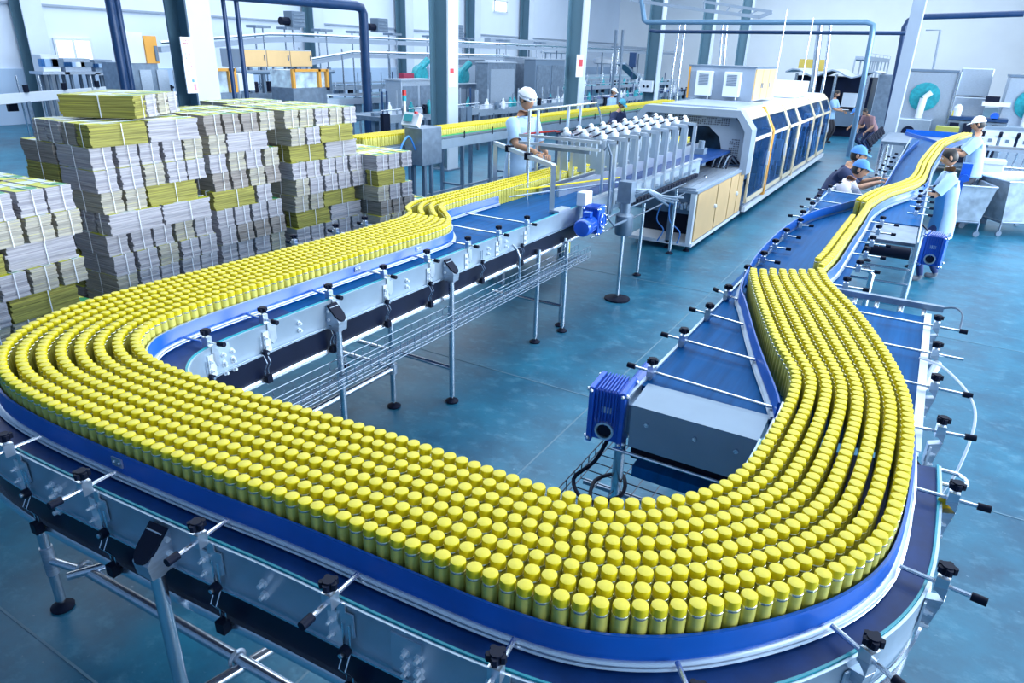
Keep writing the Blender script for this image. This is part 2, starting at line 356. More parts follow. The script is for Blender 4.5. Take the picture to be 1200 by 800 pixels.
GUARD = [(.008, 1.232), (.020, 1.232), (.020, 1.250), (.017, 1.254), (.017, 1.300), (.014, 1.306), (.008, 1.306)]
RAILS = ([(.012, 1.214), (.034, 1.214), (.040, 1.219), (.034, 1.224), (.012, 1.224)], [(.012, 1.226), (.030, 1.226), (.036, 1.2305), (.030, 1.235), (.012, 1.235)])
def guard(par, path, side, rail=None, edge=None):
    g = MB().sweep(path, GUARD, side).build('guard_rail', BLUE, par, smooth=True)
    for s in RAILS: MB().sweep(path, s, side).build('guide_strip', rail or ALU, g, smooth=True)
    MB().sweep(path, [(.006, 1.303), (.0145, 1.303), (.0145, 1.3085), (.006, 1.3085)], side).build('top_edge', edge or (ALU if side < 0 else BLUE), g, smooth=True)  # bright metal on the inner guard stands in for its top highlight
    MB().sweep(path, [(.006, 1.2085), (.030, 1.2085), (.030, 1.2135), (.006, 1.2135)], side).build('slide_strip', BLUE, g, smooth=True)
    return g
guard(conv, cut(O_PATH, (-3.93, 7.2), (.19, 2.83)), 1)
guard(conv, cut(I_PATH, (-3.66, 5.95), (-.285, 2.83)), -1)

# small joint plates with two rivets on the blue guard
def joint_plate(par, u, v, path, side):
    p = P(u, v, 1.29)
    i = min(range(1, len(path) - 1), key=lambda k: (path[k].x - p.x) ** 2 + (path[k].y - p.y) ** 2)
    t = (path[i + 1] - path[i - 1]).normalized(); n = Vector((t.y, -t.x, 0)) * side; a = math.atan2(t.y, t.x)
    q = path[i] + n * .021; m = MB().box((q.x, q.y, 1.278), (.055, .006, .034), a)
    for s in (-.014, .014): m.sph((q.x + t.x * s + n.x * .004, q.y + t.y * s + n.y * .004, 1.278), .005, 6, 4)
    m.build('joint_plate', ALU, par)
joint_plate(conv, 151, 531, O_PATH, 1); joint_plate(conv, 412, 310, I_PATH, -1); joint_plate(conv, 484, 287, I_PATH, -1)

# guide rod clamps: plate bolted to the frame, rod to the guard, star knob above, rubber cap on the rod end
def clamp(par, tip, out, length=.17, post=.1, cap=True, flat=False, plate=None):
    """tip: xy on the guard face; out: unit xy pointing away; the post stands at distance `post`."""
    o = Vector((out[0], out[1], 0)).normalized(); s = Vector((o.y, -o.x, 0)); a = math.atan2(o.y, o.x)
    T = Vector((tip[0], tip[1], 1.245)); Q = T + o * post; E = T + o * length
    r = MB().tube(T, E, .0075, 8).build('guide_rod', PIPE, par, smooth=True)
    if cap: MB().tube(E - o * .012, E + o * .028, .0135, 10).build('end_cap', BLACK, r, smooth=True)
    b = MB().box(Q + Vector((0, 0, .004)), (.034, .034, .05), a)
    b.tube(Q + Vector((0, 0, .02)), Q + Vector((0, 0, .052)), .009, 8); b.build('clamp_block', ALU, r)
    k = MB()
    for j in range(5):
        q = 2 * PI * j / 5
        k.tube(Q + Vector((0, 0, .046)) + Vector((math.cos(q) * .019, math.sin(q) * .019, 0)), Q + Vector((0, 0, .066)) + Vector((math.cos(q) * .019, math.sin(q) * .019, 0)), .0095, 6)
    k.tube(Q + Vector((0, 0, .040)), Q + Vector((0, 0, .070)), .018, 10); k.build('star_knob', BLACK, r, smooth=True)
    if plate is not None:      # angled bracket plate down to the side plate at distance `plate`
        B = T + o * plate; h = .012
        pm = MB()
        def at(d, z, w): return Q + o * d + s * w + Vector((0, 0, z))
        if flat:
            pr = ((0, .0), (.03, .0), (.03, -.03), (.058, -.03), (.058, -.11), (.03, -.135), (0, -.085))
            vs = [B + o * w - s * d + Vector((0, 0, z - .02)) for w in (.006, .011) for d, z in pr]
        elif plate - post > -.02: pr = ((-.018, 0), (.018, 0), (.018, -.055), (plate - post + .006, -.12), (plate - post + .006, -.185), (plate - post, -.185), (plate - post, -.05))
        else: pr = ((.018, 0), (.018, -.045), (plate - post + .03, -.16), (plate - post, -.16), (plate - post, -.06), (plate - post + .05, -.045), (-.018, -.01))
        if not flat: vs = [at(d, z, w) for w in (-.018, .018) for d, z in pr]
        else: pm.box(Q.lerp(B, .5) + Vector((0, 0, -.02)), ((plate - post) + .03, .03, .006), a)
        fs = [tuple(range(6, -1, -1)), tuple(range(7, 14))] + [(i, (i + 1) % 7, 7 + (i + 1) % 7, 7 + i) for i in range(7)]
        pm.add(vs, fs); pm.build('bracket_plate', ALU if flat else STEEL, r)
        bm = MB()
        for z in (-.10, -.15):
            c = B + Vector((0, 0, z)) + s * .022; bm.tube(c, c + o * .022, .010, 6); bm.tube(c, c + o * .034, .005, 6)
        bm.box(B + s * .012 + Vector((0, 0, -.125)) + o * .008, (.006, .05, .12), a); bm.build('bracket_bolt', BOLT, r)
    return r
def hanger(par, base, out, z0=1.03):
    """wire clip hanging from the plate down to a black clip on the trough lip."""
    o = Vector((out[0], out[1], 0)).normalized(); s = Vector((o.y, -o.x, 0)); B = Vector((base[0], base[1], 0)) + o * .02
    h = MB()
    for w in (-.012, .012):
        h.ptube([B + s * w + Vector((0, 0, z)) + o * d for z, d in ((z0 + .13, .0), (z0 + .03, .0), (z0 - .02, .028), (z0 - .07, .0), (z0 - .13, .0), (z0 - .155, .012))], .0028, 5)
    r = h.build('wire_hanger', PIPE, par)
    c = B + Vector((0, 0, z0 + .035)); MB().tube(c, c + o * .024, .018, 10).build('pulley', BLACK, r, smooth=True)
    MB().tube(c + o * .02, c + o * .032, .008, 8).build('pulley_bolt', PIPE, r)
    MB().box(B + Vector((0, 0, z0 - .125)) + o * .008, (.03, .036, .045), math.atan2(o.y, o.x)).build('clip', BLACK, r)
def nrm(path, p, side):
    i = min(range(1, len(path) - 1), key=lambda k: (path[k].x - p[0]) ** 2 + (path[k].y - p[1]) ** 2)
    t = (path[i + 1] - path[i - 1]).normalized(); n = Vector((t.y, -t.x, 0)) * side; return path[i], n
for u, v in ((20, 503), (106, 552), (235, 608), (386, 680), (585, 765), (800, 792), (1024, 742), (1096, 656), (1101, 562), (1100, 492)):
    q, n = nrm(O_PATH, P(u, v, 1.30), 1); e, n2 = nrm(OUT, q, 1); d = (e - q).dot(n)
    clamp(conv, q + n * .036, n, .20, d + .035 - .036, plate=d + .004 - .036, flat=u < 1000)
    if u < 1000: hanger(conv, *nrm(OUT, q + Vector((n.y, -n.x, 0)) * -.035, 1))
for u, v in ((232, 388), (310, 364), (387, 337), (452, 313), (506, 296)):
    q, n = nrm(I_PATH, P(u, v, 1.30), -1); e, n2 = nrm(INN, q, -1); d = (e - q).dot(n2)
    clamp(conv, q + n * .036, n2, d - .036 + .07, d - .036 - .01, cap=True, plate=d - .036 + .004, flat=True); hanger(conv, e + Vector((0, -.03, 0)), n2)
for (u, v), x0 in (((551, 281), -3.36), ((587, 268), -3.60), ((620, 257), -3.62)):
    q = PX(u, v, -2.93); clamp(conv, (x0, q.y), (1, 0), -2.88 - x0, -2.95 - x0, plate=-2.962 - x0, flat=True)
for y in (3.6, 4.05, 4.4): clamp(conv, (-3.69, y), (-1, 0), .42, .36, plate=.32)
for y in (4.55, 5.2): hanger(conv, (-2.965, y), (1, 0))
# bolts and seams of the front plate
def plate_bolts(par, path, side, pts, z):
    for u, v in pts:
        q, n = nrm(path, P(u, v, z), side)
        for dz in (0, -.045):
            m = MB(); c = Vector((q.x, q.y, z + dz)) + n * .006; m.tube(c, c + n * .010, .015, 6); m.tube(c, c + n * .026, .008, 6); m.build('plate_bolt', BOLT, par)
plate_bolts(conv, OUT, 1, [(324, 672), (75, 568), (70, 560), (482, 748), (497, 756)], 1.15); plate_bolts(conv, OUT, 1, [(482, 775), (497, 783), (74, 585)], 1.08)
plate_bolts(conv, INN, -1, [(340, 376), (470, 328), (252, 410), (261, 406), (600, 285), (576, 292)], 1.15); plate_bolts(conv, INN, -1, [(252, 425), (261, 421)], 1.09)
for u, v in ((490, 760), (250, 418)):
    pth, sd = (OUT, 1) if u > 300 else (INN, -1); q, n = nrm(pth, P(u, v, 1.12), sd); MB().box((q.x + n.x * .009, q.y + n.y * .009, 1.125), (.10, .006, .15), math.atan2(n.x, -n.y)).build('splice_plate', PLATE, conv)

def leg(par, x, y, top, out, z0=0.0, r=.022, foot=True, head=True):
    """round leg with a cast bracket head, rubber levelling foot"""
    o = Vector((out[0], out[1], 0)).normalized(); a = math.atan2(o.y, o.x)
    l = MB().tube((x, y, z0 + .055), (x, y, top - .10), r, 14).build('leg', PIPE, par, smooth=True)
    if head:
        m = MB().tube((x, y, top - .16), (x, y, top - .08), r * 1.4, 14)
        s = Vector((-o.y, o.x, 0)); w = .036; pr = [(-.055, -.10), (.04, -.10), (.048, -.04), (-.02, .045), (-.055, .05)]
        vs = [Vector((x, y, top - .05)) + o * d + s * k + Vector((0, 0, z)) for k in (-w, w) for d, z in pr]
        m.add(vs, [(4, 3, 2, 1, 0), (5, 6, 7, 8, 9)] + [(i, (i + 1) % 5, 5 + (i + 1) % 5, 5 + i) for i in range(5)])
        m.build('bracket_head', STEEL, l)
        c = MB(); p1 = Vector((x, y, top - .05)) + o * -.045 + Vector((0, 0, .052)); dn = (o * .085 + Vector((0, 0, -.083))); nn = (o * .7 + Vector((0, 0, .7))).normalized()
        ol = [(-w - .003, 0), (-w - .003, .62)] + [(-(w + .003) * math.cos(q), .62 + .5 * math.sin(q)) for q in [PI * j / 10 for j in range(1, 10)]] + [(w + .003, .62), (w + .003, 0)]
        vs = [p1 + s * a_ + dn * l_ + nn * t_ for t_ in (.0, .012) for a_, l_ in ol]; k_ = len(ol)
        c.add(vs, [tuple(range(k_ - 1, -1, -1)), tuple(range(k_, 2 * k_))] + [(i, (i + 1) % k_, k_ + (i + 1) % k_, k_ + i) for i in range(k_)]); c.build('head_cover', BLACK, l)
        b = MB()
        for z in (-.03, -.085):
            for k in (-1, 1): b.tube(Vector((x, y, top + z)) + s * k * w - o * .03, Vector((x, y, top + z)) + s * k * (w + .012) - o * .03, .010, 6)
        b.build('head_bolt', BOLT, l)
    if foot:
        MB().tube((x, y, z0 + .02), (x, y, z0 + .07), r * .5, 8).build('foot_stud', PIPE, l)
        MB().lathe([(.052, 0), (.055, .012), (.03, .028), (.02, .034)], (x, y, z0), 14).build('foot', BLACK, l, smooth=True)
    return l
IN_LEGS = [(-2.905, 4.07), (-2.905, 2.86)]
for x, y in IN_LEGS:
    leg(conv, x, y, 1.19, (1, 0)); leg(conv, -4.09, y, 1.19, (-1, 0))
    MB().tube((-2.9, y, .30), (-4.09, y, .30), .019, 10).build('cross_tube', PIPE, conv, smooth=True)
leg(conv, -3.24, 3.74, 1.0, (1, 0), head=False); leg(conv, -3.24, 2.3, 1.0, (1, 0), head=False)
MB().tube((-3.24, 1.9, .34), (-3.24, 3.74, .34), .026, 10).build('long_tube', PIPE, conv, smooth=True)
MB().tube((-4.0, 3.74, .34), (-3.24, 3.74, .34), .024, 10).build('cross_tube', PIPE, conv, smooth=True)
jc = MB().tube((-3.24, 3.74, .30), (-3.24, 3.74, .38), .037, 12); jc.build('tube_joint', STEEL, conv)
for x, y in ((-2.86, 5.97), (-2.95, 5.55), (-2.95, 6.1)): leg(conv, x, y, 1.05, (1, 0), r=.022, head=False)
MB().tube((-2.88, 5.95, .28), (-3.7, 5.95, .28), .017, 8).build('cross_tube', PIPE, conv)
# front legs with clamped pipe
q, n = nrm(OUT, (-1.86, .97), 1)
leg(conv, q.x + n.x * .055, q.y + n.y * .055, 1.20, n, r=.023)
leg(conv, -3.25, 1.17, .95, (-.3, -1), r=.023, head=False)
leg(conv, -.6, 1.55, 1.0, (0, -1), head=False); leg(conv, -1.86, 1.75, 1.0, (0, -1), head=False); leg(conv, .05, 2.0, 1.0, (0, -1), head=False); leg(conv, -.42, 2.5, 1.0, (0, -1), head=False)
leg(conv, -.55, 1.06, 1.15, (0, -1))
MB().tube((-3.06, 1.225, .30), (-.5, 1.32, .30), .025, 12).build('long_tube', PIPE, conv, smooth=True)
MB().tube((-3.25, 1.17, .30), (-3.0, 1.225, .30), .020, 10).build('cross_tube', PIPE, conv, smooth=True)
MB().tube((-3.05, 1.15, .31), (-2.88, 1.40, .33), .020, 10).build('cross_tube', PIPE, conv, smooth=True)
MB().tube((-2.02, 1.02, .28), (-1.85, 1.75, .28), .024, 10).build('cross_tube', PIPE, conv, smooth=True)
for x, y in ((-3.05, 1.225), (-2.0, 1.262)):
    MB().ptube([(x + .012 * math.sin(0), y + .036 * math.cos(q), .30 + .036 * math.sin(q)) for q in [2 * PI * k / 16 for k in range(16)]], .008, 6, closed=True).build('pipe_clamp', STEEL, conv)
MB().tube((-3.25, 1.17, .22), (-3.25, 1.17, .38), .029, 12).build('tube_joint', STEEL, conv, smooth=True)
# black bracket foot on the floor seen through the frame
MB().lathe([(.055, 0), (.055, .012), (.025, .03), (.012, .05)], (-1.72, 1.35, 0), 14).build('foot', BLACK, conv)
# wire cable tray slung under the inner side of the left run
def wire_tray(name, par, x0, x1, y0, y1, z0, h, step, mat, r=.0035, rows=4):
    m = MB()
    for i in range(rows + 1):
        x = x0 + (x1 - x0) * i / rows; m.tube((x, y0, z0), (x, y1, z0), r, 5)
    for x in (x0, x1):
        for k in (1, 2): m.tube((x, y0, z0 + h * k / 2), (x, y1, z0 + h * k / 2), r, 5)
    n = max(1, int((y1 - y0) / step))
    for j in range(n + 1):
        y = y0 + (y1 - y0) * j / n; m.ptube([(x0, y, z0 + h), (x0, y, z0), (x1, y, z0), (x1, y, z0 + h)], r, 5)
    return m.build(name, mat, par)
t = wire_tray('wire_cable_tray', conv, -2.94, -2.80, 1.9, 6.4, .70, .12, .075, PIPE, .0036); t['kind'] = 'stuff'
for y in (5.05,): MB().ptube([(-2.95, y, 1.1), (-2.9, y, 1.06), (-2.87, y, 1.0), (-2.87, y, .70)], .010, 6).build('tray_hanger', PIPE, conv)
cb = MB()
for k in range(3): cb.ptube([(-2.90 + .03 * k + .012 * math.sin(y * 3 + k), y, .715 + .008 * k) for y in [1.9 + .3 * j for j in range(16)]], .006, 5)
cb.build('cable', GREY, conv)

# ------------------------------------------------------------------ blue geared motors
def gear_motor(par, c, ang, axis='y', s=1.0, hole=True, cyl=True):
    """worm gearbox housing with fins, flanges and bolts, shaft ring, finned motor barrel"""
    R = Matrix.Rotation(ang, 3, 'Z'); C0 = Vector(c)
    def W_(p): return R @ (Vector(p) * s) + C0
    def add(m, c2, d): m.box(W_(c2), [k * s for k in d], rot=R)
    h = MB(); add(h, (0, 0, 0), (.13, .17, .26)); body = h.build('gear_motor', MOTOR, par, bevel=.008)
    f = MB()
    for k in range(7): add(f, (-.045 + .015 * k, 0, .05), (.005, .19, .19))
    f.build('cooling_fins', MOTOR, body)
    for sx in (-1, 1):
        fl_ = MB(); add(fl_, (sx * .075, 0, 0), (.026, .20, .29)); fl_.build('flange', MOTOR, body, bevel=.006)
        b = MB()
        for y in (-.085, .085):
            for z in (-.125, .125):
                a = W_((sx * .075, y, z)); b.sph(a + R @ Vector((sx * .016 * s, 0, 0)), .012 * s, 6, 4); b.sph(a + R @ Vector((0, math.copysign(.017 * s, y), 0)), .010 * s, 6, 4)
        b.build('flange_bolts', PIPE, body)
    if hole:
        rg = MB(); cc = W_((0, -.088, -.07)); ax = R @ Vector((0, -1, 0))
        RR = ax.to_track_quat('Z', 'Y').to_matrix()
        rg.lathe([(.046 * s, -.01), (.046 * s, .016 * s), (.036 * s, .016 * s), (.034 * s, .002)], cc, 16, RR).build('shaft_ring', ALU, body, smooth=True)
        MB().lathe([(.034 * s, 0), (.033 * s, .006 * s)], cc, 16, RR).build('shaft_hole', BLACK, body)
    pl = MB(); add(pl, (0, -.087, .035), (.045, .004, .03)); pl.build('name_plate', ALU, body)
    if cyl:
        ax = {'y': Vector((0, -1, 0)), 'x': Vector((1, 0, 0)), 'z': Vector((0, 0, -1))}[axis]; ax = R @ ax
        RR = ax.to_track_quat('Z', 'Y').to_matrix(); m = MB()
        m.lathe([(.07 * s, .08 * s), (.085 * s, .11 * s), (.085 * s, .30 * s), (.088 * s, .305 * s), (.088 * s, .35 * s), (.075 * s, .372 * s), (.02 * s, .375 * s)], C0 + Vector((0, 0, -.02 * s)), 20, RR).build('motor_barrel', MOTOR, body, smooth=True)
        fm = MB()
        for k in range(14):
            q = 2 * PI * k / 14; d = RR @ Vector((math.cos(q), math.sin(q), 0)); a = C0 + Vector((0, 0, -.02 * s)) + d * .087 * s
            fm.tube(a + ax * .12 * s, a + ax * .29 * s, .004 * s, 4)
        fm.build('barrel_fins', MOTOR, body)
        tb = MB(); tb.box(C0 + ax * .2 * s + R @ Vector((.0, 0, .09 * s)), (.08 * s, .08 * s, .05 * s), rot=R); tb.build('terminal_box', MOTOR, body, bevel=.005)
    return body
gm = gear_motor(conv, (-2.80, 6.42, 1.10), 0.12, 'y', 1.0, hole=False)
# round cast cover with bolts on the side of the left gearbox
cv = MB().lathe([(.08, 0), (.085, .012), (.06, .02), (.055, .012), (.03, .012), (.028, .022), (.001, .022)], (-2.705, 6.43, 1.10), 18, Matrix.Rotation(PI / 2, 3, 'Y')); cv.build('bolted_cover', MOTOR, gm, smooth=True)
cvb = MB()
for k in range(8): cvb.sph((-2.685, 6.43 + .07 * math.cos(k * PI / 4), 1.10 + .07 * math.sin(k * PI / 4)), .008, 6, 4)
cvb.build('flange_bolts', PIPE, gm)
yt = MB().tube((-2.93, 6.12, .80), (-2.93, 6.12, .90), .03, 10); yt.build('yellow_sleeve', YELLOW, conv, smooth=True)

# ------------------------------------------------------------------ cans
def can_body():
    m = MB(); m.mat(0).lathe([(.0220, 0), (.0238, .006), (.0238, .128), (.0228, .137)], n=14)
    m.mat(1).lathe([(.0228, .137), (.0236, .140), (.0236, .143), (.0205, .146)], n=14); return m
def can_cap(): return MB().lathe([(.0222, .145), (.0226, .163), (.0212, .1690), (.015, .1705)], n=14)
grid = {}
def free(x, y, d=.0470):
    i, j = int(x // .06), int(y // .06)
    for a in (-1, 0, 1):
        for b in (-1, 0, 1):
            for (p, q) in grid.get((i + a, j + b), ()):
                if (p - x) ** 2 + (q - y) ** 2 < d * d: return False
    return True
cans = []
def put(x, y):
    if free(x, y): grid.setdefault((int(x // .06), int(y // .06)), []).append((x, y)); cans.append((x, y)); return True
def row(pts, start=0.0, sp=.0478):
    pth = smooth_path(pts, .004); acc = -start; last = pth[0]
    for p in pth[1:]:
        acc += (p - last).length; last = p
        if acc >= 0 and put(p.x, p.y): acc = -sp
R_ = .0245
def lane(f, lo=0, hi=None):
    out = []
    for (o, i) in OI[lo:hi]:
        o = Vector((*o, 0)); i = Vector((*i, 0)); w = (i - o).length; t = (R_ + f * (w - 2 * R_)) / w; out.append(o.lerp(i, t))
    return out
for k in (0, 7, 1, 6, 2, 5, 3, 4): row(lane(k / 7, 6), .012 * (k % 4))
for k in (0, 3, 1, 2): row(lane(k / 3, 0, 8), .01 * k)
# loose file running along the right guard, then three files up the transfer
G_R = [(-.42, 5.0), (-.395, 5.4), (-.385, 6.1), (-.37, 7.0), (-.36, 7.8), (-.25, 8.6), (.04, 9.9), (.10, 12.1), (.25, 15.0), (.45, 16.4), (.72, 17.8)]
def off_l(pts, d):
    pts = [Vector((*p, 0)) for p in pts]; out = []
    for i, p in enumerate(pts):
        t = (pts[min(i + 1, len(pts) - 1)] - pts[max(0, i - 1)]).normalized(); out.append(p + Vector((-t.y, t.x, 0)) * d)
    return out
row(off_l(G_R[:5], R_ + .012)); row(off_l(G_R[:4], R_ + .070), .15)
for k in range(3): row(off_l(G_R[4:], R_ + .012 + .060 * k), .02 * k)
cans.sort(key=lambda c: c[0] ** 2 + c[1] ** 2)
# the 300 nearest cans are things of their own, with their caps as parts
bm_, cm_ = can_body(), can_cap()
def rest(c): return c[1] > 0
proto = bm_.build('beverage_can', [KHAKI, RIM], None, smooth=True); cap0 = cm_.build('cap', YELLOW, proto, smooth=True)
near = [c for c in cans][:300]; far_ = [c for c in cans][300:]
for i, (x, y) in enumerate(near):
    o = proto if i == 0 else proto.copy()
    if i:
        COL.objects.link(o); c = cap0.copy(); COL.objects.link(c); c.parent = o
    o.location = (x, y, ZB); o.rotation_euler.z = random.uniform(0, 6.28)
    tag(o, 'olive can with a yellow cap in the packed rows of the nearest curve', 'can', 'yellow-capped cans in the nearest rows')
mb = MB(); m2 = MB()
def inst(dst, src, x, y):
    b = len(dst.v); dst.v += [Vector((p.x + x, p.y + y, p.z + ZB)) for p in src.v]; dst.f += [tuple(i + b for i in f) for f in src.f]; dst.m += src.m
for x, y in far_: inst(mb, bm_, x, y); inst(m2, cm_, x, y)
st = mb.build('packed_cans', [KHAKI, RIM], None, smooth=True); tag(st, 'rows of yellow-capped cans filling the conveyor beyond its nearest curve', 'cans', kind='stuff')
m2.build('caps', YELLOW, st, smooth=True)['kind'] = 'stuff'
print('CANS', len(cans))

# ------------------------------------------------------------------ right-hand belt conveyor
rc = thing('belt_conveyor', 'wide blue belt conveyor running away on the right, black-knobbed guide rods along both sides', 'conveyor', (-.35, 5, 0))
MB().box2((-.93, 2.86, ZB - .03), (.215, 4.78, ZB - .004)).build('belt', BELT, rc)
MB().box2((-.98, 4.70, ZB - .03), (-.30, 9.2, ZB - .004)).build('belt', BELT, rc)
for x0, x1, y0, y1 in ((-.945, -.93, 2.7, 9.2), (.215, .235, 2.86, 4.82)):
    MB().box2((x0, y0, 1.03), (x1, y1, ZB + .006)).build('side_plate', PLATE, rc)
MB().box2((.205, 2.9, ZB), (.242, 4.82, ZB + .010)).build('edge_strip', WHITE, rc)
# cover box over the drive roller: sloped bright top, dull front with three bolts
cvx = MB().prism([(2.66, .98), (2.66, 1.195), (2.83, 1.222), (2.86, 1.222), (2.86, .98)], -.90, -.34, 'x').build('drive_cover', M('cover_steel', (.24, .33, .43), .5, .35, .06, 4), rc)
for x in (-.82, -.60, -.42): MB().tube((x, 2.66, 1.12), (x, 2.645, 1.12), .011, 6).build('cover_bolt', PIPE, cvx)
MB().box2((-.95, 2.70, 1.02), (-.90, 2.94, 1.17)).build('motor_bracket', STEEL_D, rc)
MB().tube((-.93, 2.85, .86), (.2, 2.85, .86), .05, 16).build('return_roller', BLACK, rc, smooth=True)
MB().box2((-.88, 2.7, .80), (-.40, 4.2, .86)).build('return_belt', BELT, rc)
MB().tube((-.98, 2.68, .93), (-.33, 2.68, .93), .0075, 8).build('tie_rod', PIPE, rc)
leg(rc, -.985, 2.80, 1.12, (-1, 0), r=.028); leg(rc, .26, 3.0, 1.12, (1, 0)); leg(rc, -.985, 4.6, 1.12, (-1, 0)); leg(rc, .26, 4.7, 1.12, (1, 0)); leg(rc, -.98, 7.5, 1.12, (-1, 0))
gear_motor(rc, (-1.03, 2.75, 1.095), 0.10, 'z', 1.0, hole=True, cyl=False)
MB().tube((-1.0, 2.98, 1.09), (-1.0, 3.22, 1.12), .06, 14).build('motor_barrel', MOTOR, rc, smooth=True)
G_L = [(-.30, 2.83), (-.34, 2.96), (-.54, 3.50), (-.75, 4.13), (-.82, 4.33), (-.875, 4.68), (-.93, 5.36), (-.93, 6.35), (-.83, 7.2), (-.60, 8.0), (-.43, 8.7), (-.37, 9.4), (-.35, 10.2), (-.33, 13), (-.2, 16)]
GLp = smooth_path(G_L); GRp = smooth_path([(.19, 2.83), (.16, 3.1), (.07, 3.5), (-.12, 4.08), (-.33, 4.58)] + G_R)
guard(rc, GLp, -1, STEEL_D, BLUE); guard(rc, GRp, 1)
for u, v in ((765, 423), (802, 387), (832, 358), (854, 336), (876, 313), (894, 296), (909, 282), (921, 269), (933, 257), (943, 248), (952, 238), (960, 229), (973, 218), (985, 214)):
    k = P(u, v, 1.30); e = Vector((k.x, k.y, 0)); q, n = nrm(GLp, e, -1)
    # rod is roughly square to the belt
    ys = min(GLp, key=lambda p: abs(p.y - (e.y - .05))) if e.y < 5 else q
    tip = Vector((ys.x - .03, e.y - .05)) if e.y < 5 else Vector((q.x + n.x * .036, q.y + n.y * .036))
    d = max(.06, (Vector((e.x, e.y)) - tip).length); o = (Vector((e.x, e.y)) - tip).normalized()
    clamp(rc, tip, (o.x, o.y), d + .10, d, plate=d if e.y < 5 else None)
for u, v, L in ((1100, 371, .62), (1099, 402, .42), (1098, 440, .22)):
    k = P(u, v, 1.30); tip = min(GRp, key=lambda p: abs(p.y - k.y)); d = k.x - tip.x - .03
    clamp(rc, (tip.x + .03, k.y - .02), (1, .0), d + .13, d, plate=.235 - tip.x - .03, cap=(v != 402))
for u, v in ((1029, 254), (1024, 264), (1019, 277), (1011, 290), (1005, 307), (995, 327)):
    k = P(u, v, 1.30); q, n = nrm(GRp, k, 1); clamp(rc, q + n * .036, n, .22, .10)
for u, v in ((1085, 214), (1083, 220), (1081, 226), (1080, 232), (1079, 239), (1077, 247)):
    k = P(u, v, 1.28); clamp(rc, (k.x - .1, k.y), (1, .05), .2, .08)
for y in (10.8, 11.4, 12.0, 12.6, 13.2): clamp(rc, (-.38, y), (-1, 0), .16, .07)
# cross bar with four nozzles at the far end of the wide belt
nb = MB().box2((-.33, 4.86, 1.225), (.30, 4.90, 1.262)).build('nozzle_bar', STEEL_D, rc)
for x in (-.20, -.07, .07, .20):
    z = MB().tube((x, 4.86, 1.22), (x, 4.80, 1.205), .014, 8); z.sph((x, 4.795, 1.203), .016, 8, 5); z.build('nozzle', PIPE, nb, smooth=True)
MB().ptube(smooth_path([(.30, 4.88, 1.25), (.36, 4.86, 1.27), (.40, 4.80, 1.25), (.40, 4.72, 1.18)], .02), .006, 6).build('air_hose', GREY, nb)
MB().ptube(smooth_path([(.20, 3.95, 1.23), (.32, 3.8, 1.25), (.44, 3.45, 1.22), (.42, 3.2, 1.05), (.36, 3.1, .9)], .03), .006, 6).build('white_cable', WHITE, rc)
MB().tube((.29, 4.0, 1.20), (.24, 3.8, 1.12), .022, 10).build('white_sensor', WHITE, rc)
# bits by the outer guard: bent handle and yellow tag
MB().ptube(smooth_path([(.33, 2.98, 1.12), (.39, 2.98, 1.12), (.42, 2.95, 1.12), (.42, 2.90, 1.12), (.39, 2.87, 1.12), (.33, 2.87, 1.12)], .02), .009, 8).build('bent_handle', PIPE, conv, smooth=True)
MB().box((.335, 2.56, 1.19), (.07, .004, .09), .5).build('yellow_tag', M('yellow_card', (.85, .55, .02), .5), conv)

# transfer conveyor behind it
tc = thing('transfer_conveyor', 'narrow conveyor continuing from the wide belt past the workers, on bright tubular legs', 'conveyor', (-.15, 8.2, 0))
MB().box2((-.36, 7.75, 1.17), (.09, 17.5, 1.20)).build('belt', BELT, tc)
MB().box2((-.38, 6.95, 1.16), (.08, 7.80, 1.19)).build('grey_cover', STEEL_D, tc)
MB().box2((.09, 6.9, 1.02), (.105, 17.5, 1.215)).build('side_plate', PLATE, tc); MB().box2((-.40, 9.2, 1.02), (-.385, 17.5, 1.215)).build('side_plate', PLATE, tc)
MB().tube((-.36, 6.88, 1.11), (.06, 6.88, 1.11), .055, 16).build('end_roller', BLACK, tc, smooth=True)
for x, o in ((.115, 1), (-.42, -1)):
    leg(tc, x, 8.2 if o > 0 else 7.0, 1.17, (o, 0), r=.034)
    for y in (11, 14, 17): leg(tc, x, y, 1.15, (o, 0))
for x, y, z in ((0, 7.05, .92), (0, 6.98, .80)): MB().tube((-.42, y, z), (.10, y, z), .012, 8).build('tie_rod', PIPE, tc)
MB().ptube([(-.36, 6.95, .90), (-.24, 6.95, .90), (-.2, 6.95, .86), (-.2, 6.95, .0)], .028, 10).build('bent_leg', PIPE, tc, smooth=True)
MB().tube((-.42, 8.2, .25), (.115, 8.2, .25), .02, 8).build('cross_tube', PIPE, tc)
gear_motor(tc, tuple(PX(1094, 292, .24)), -.12, 'z', 1.05, hole=True, cyl=False)
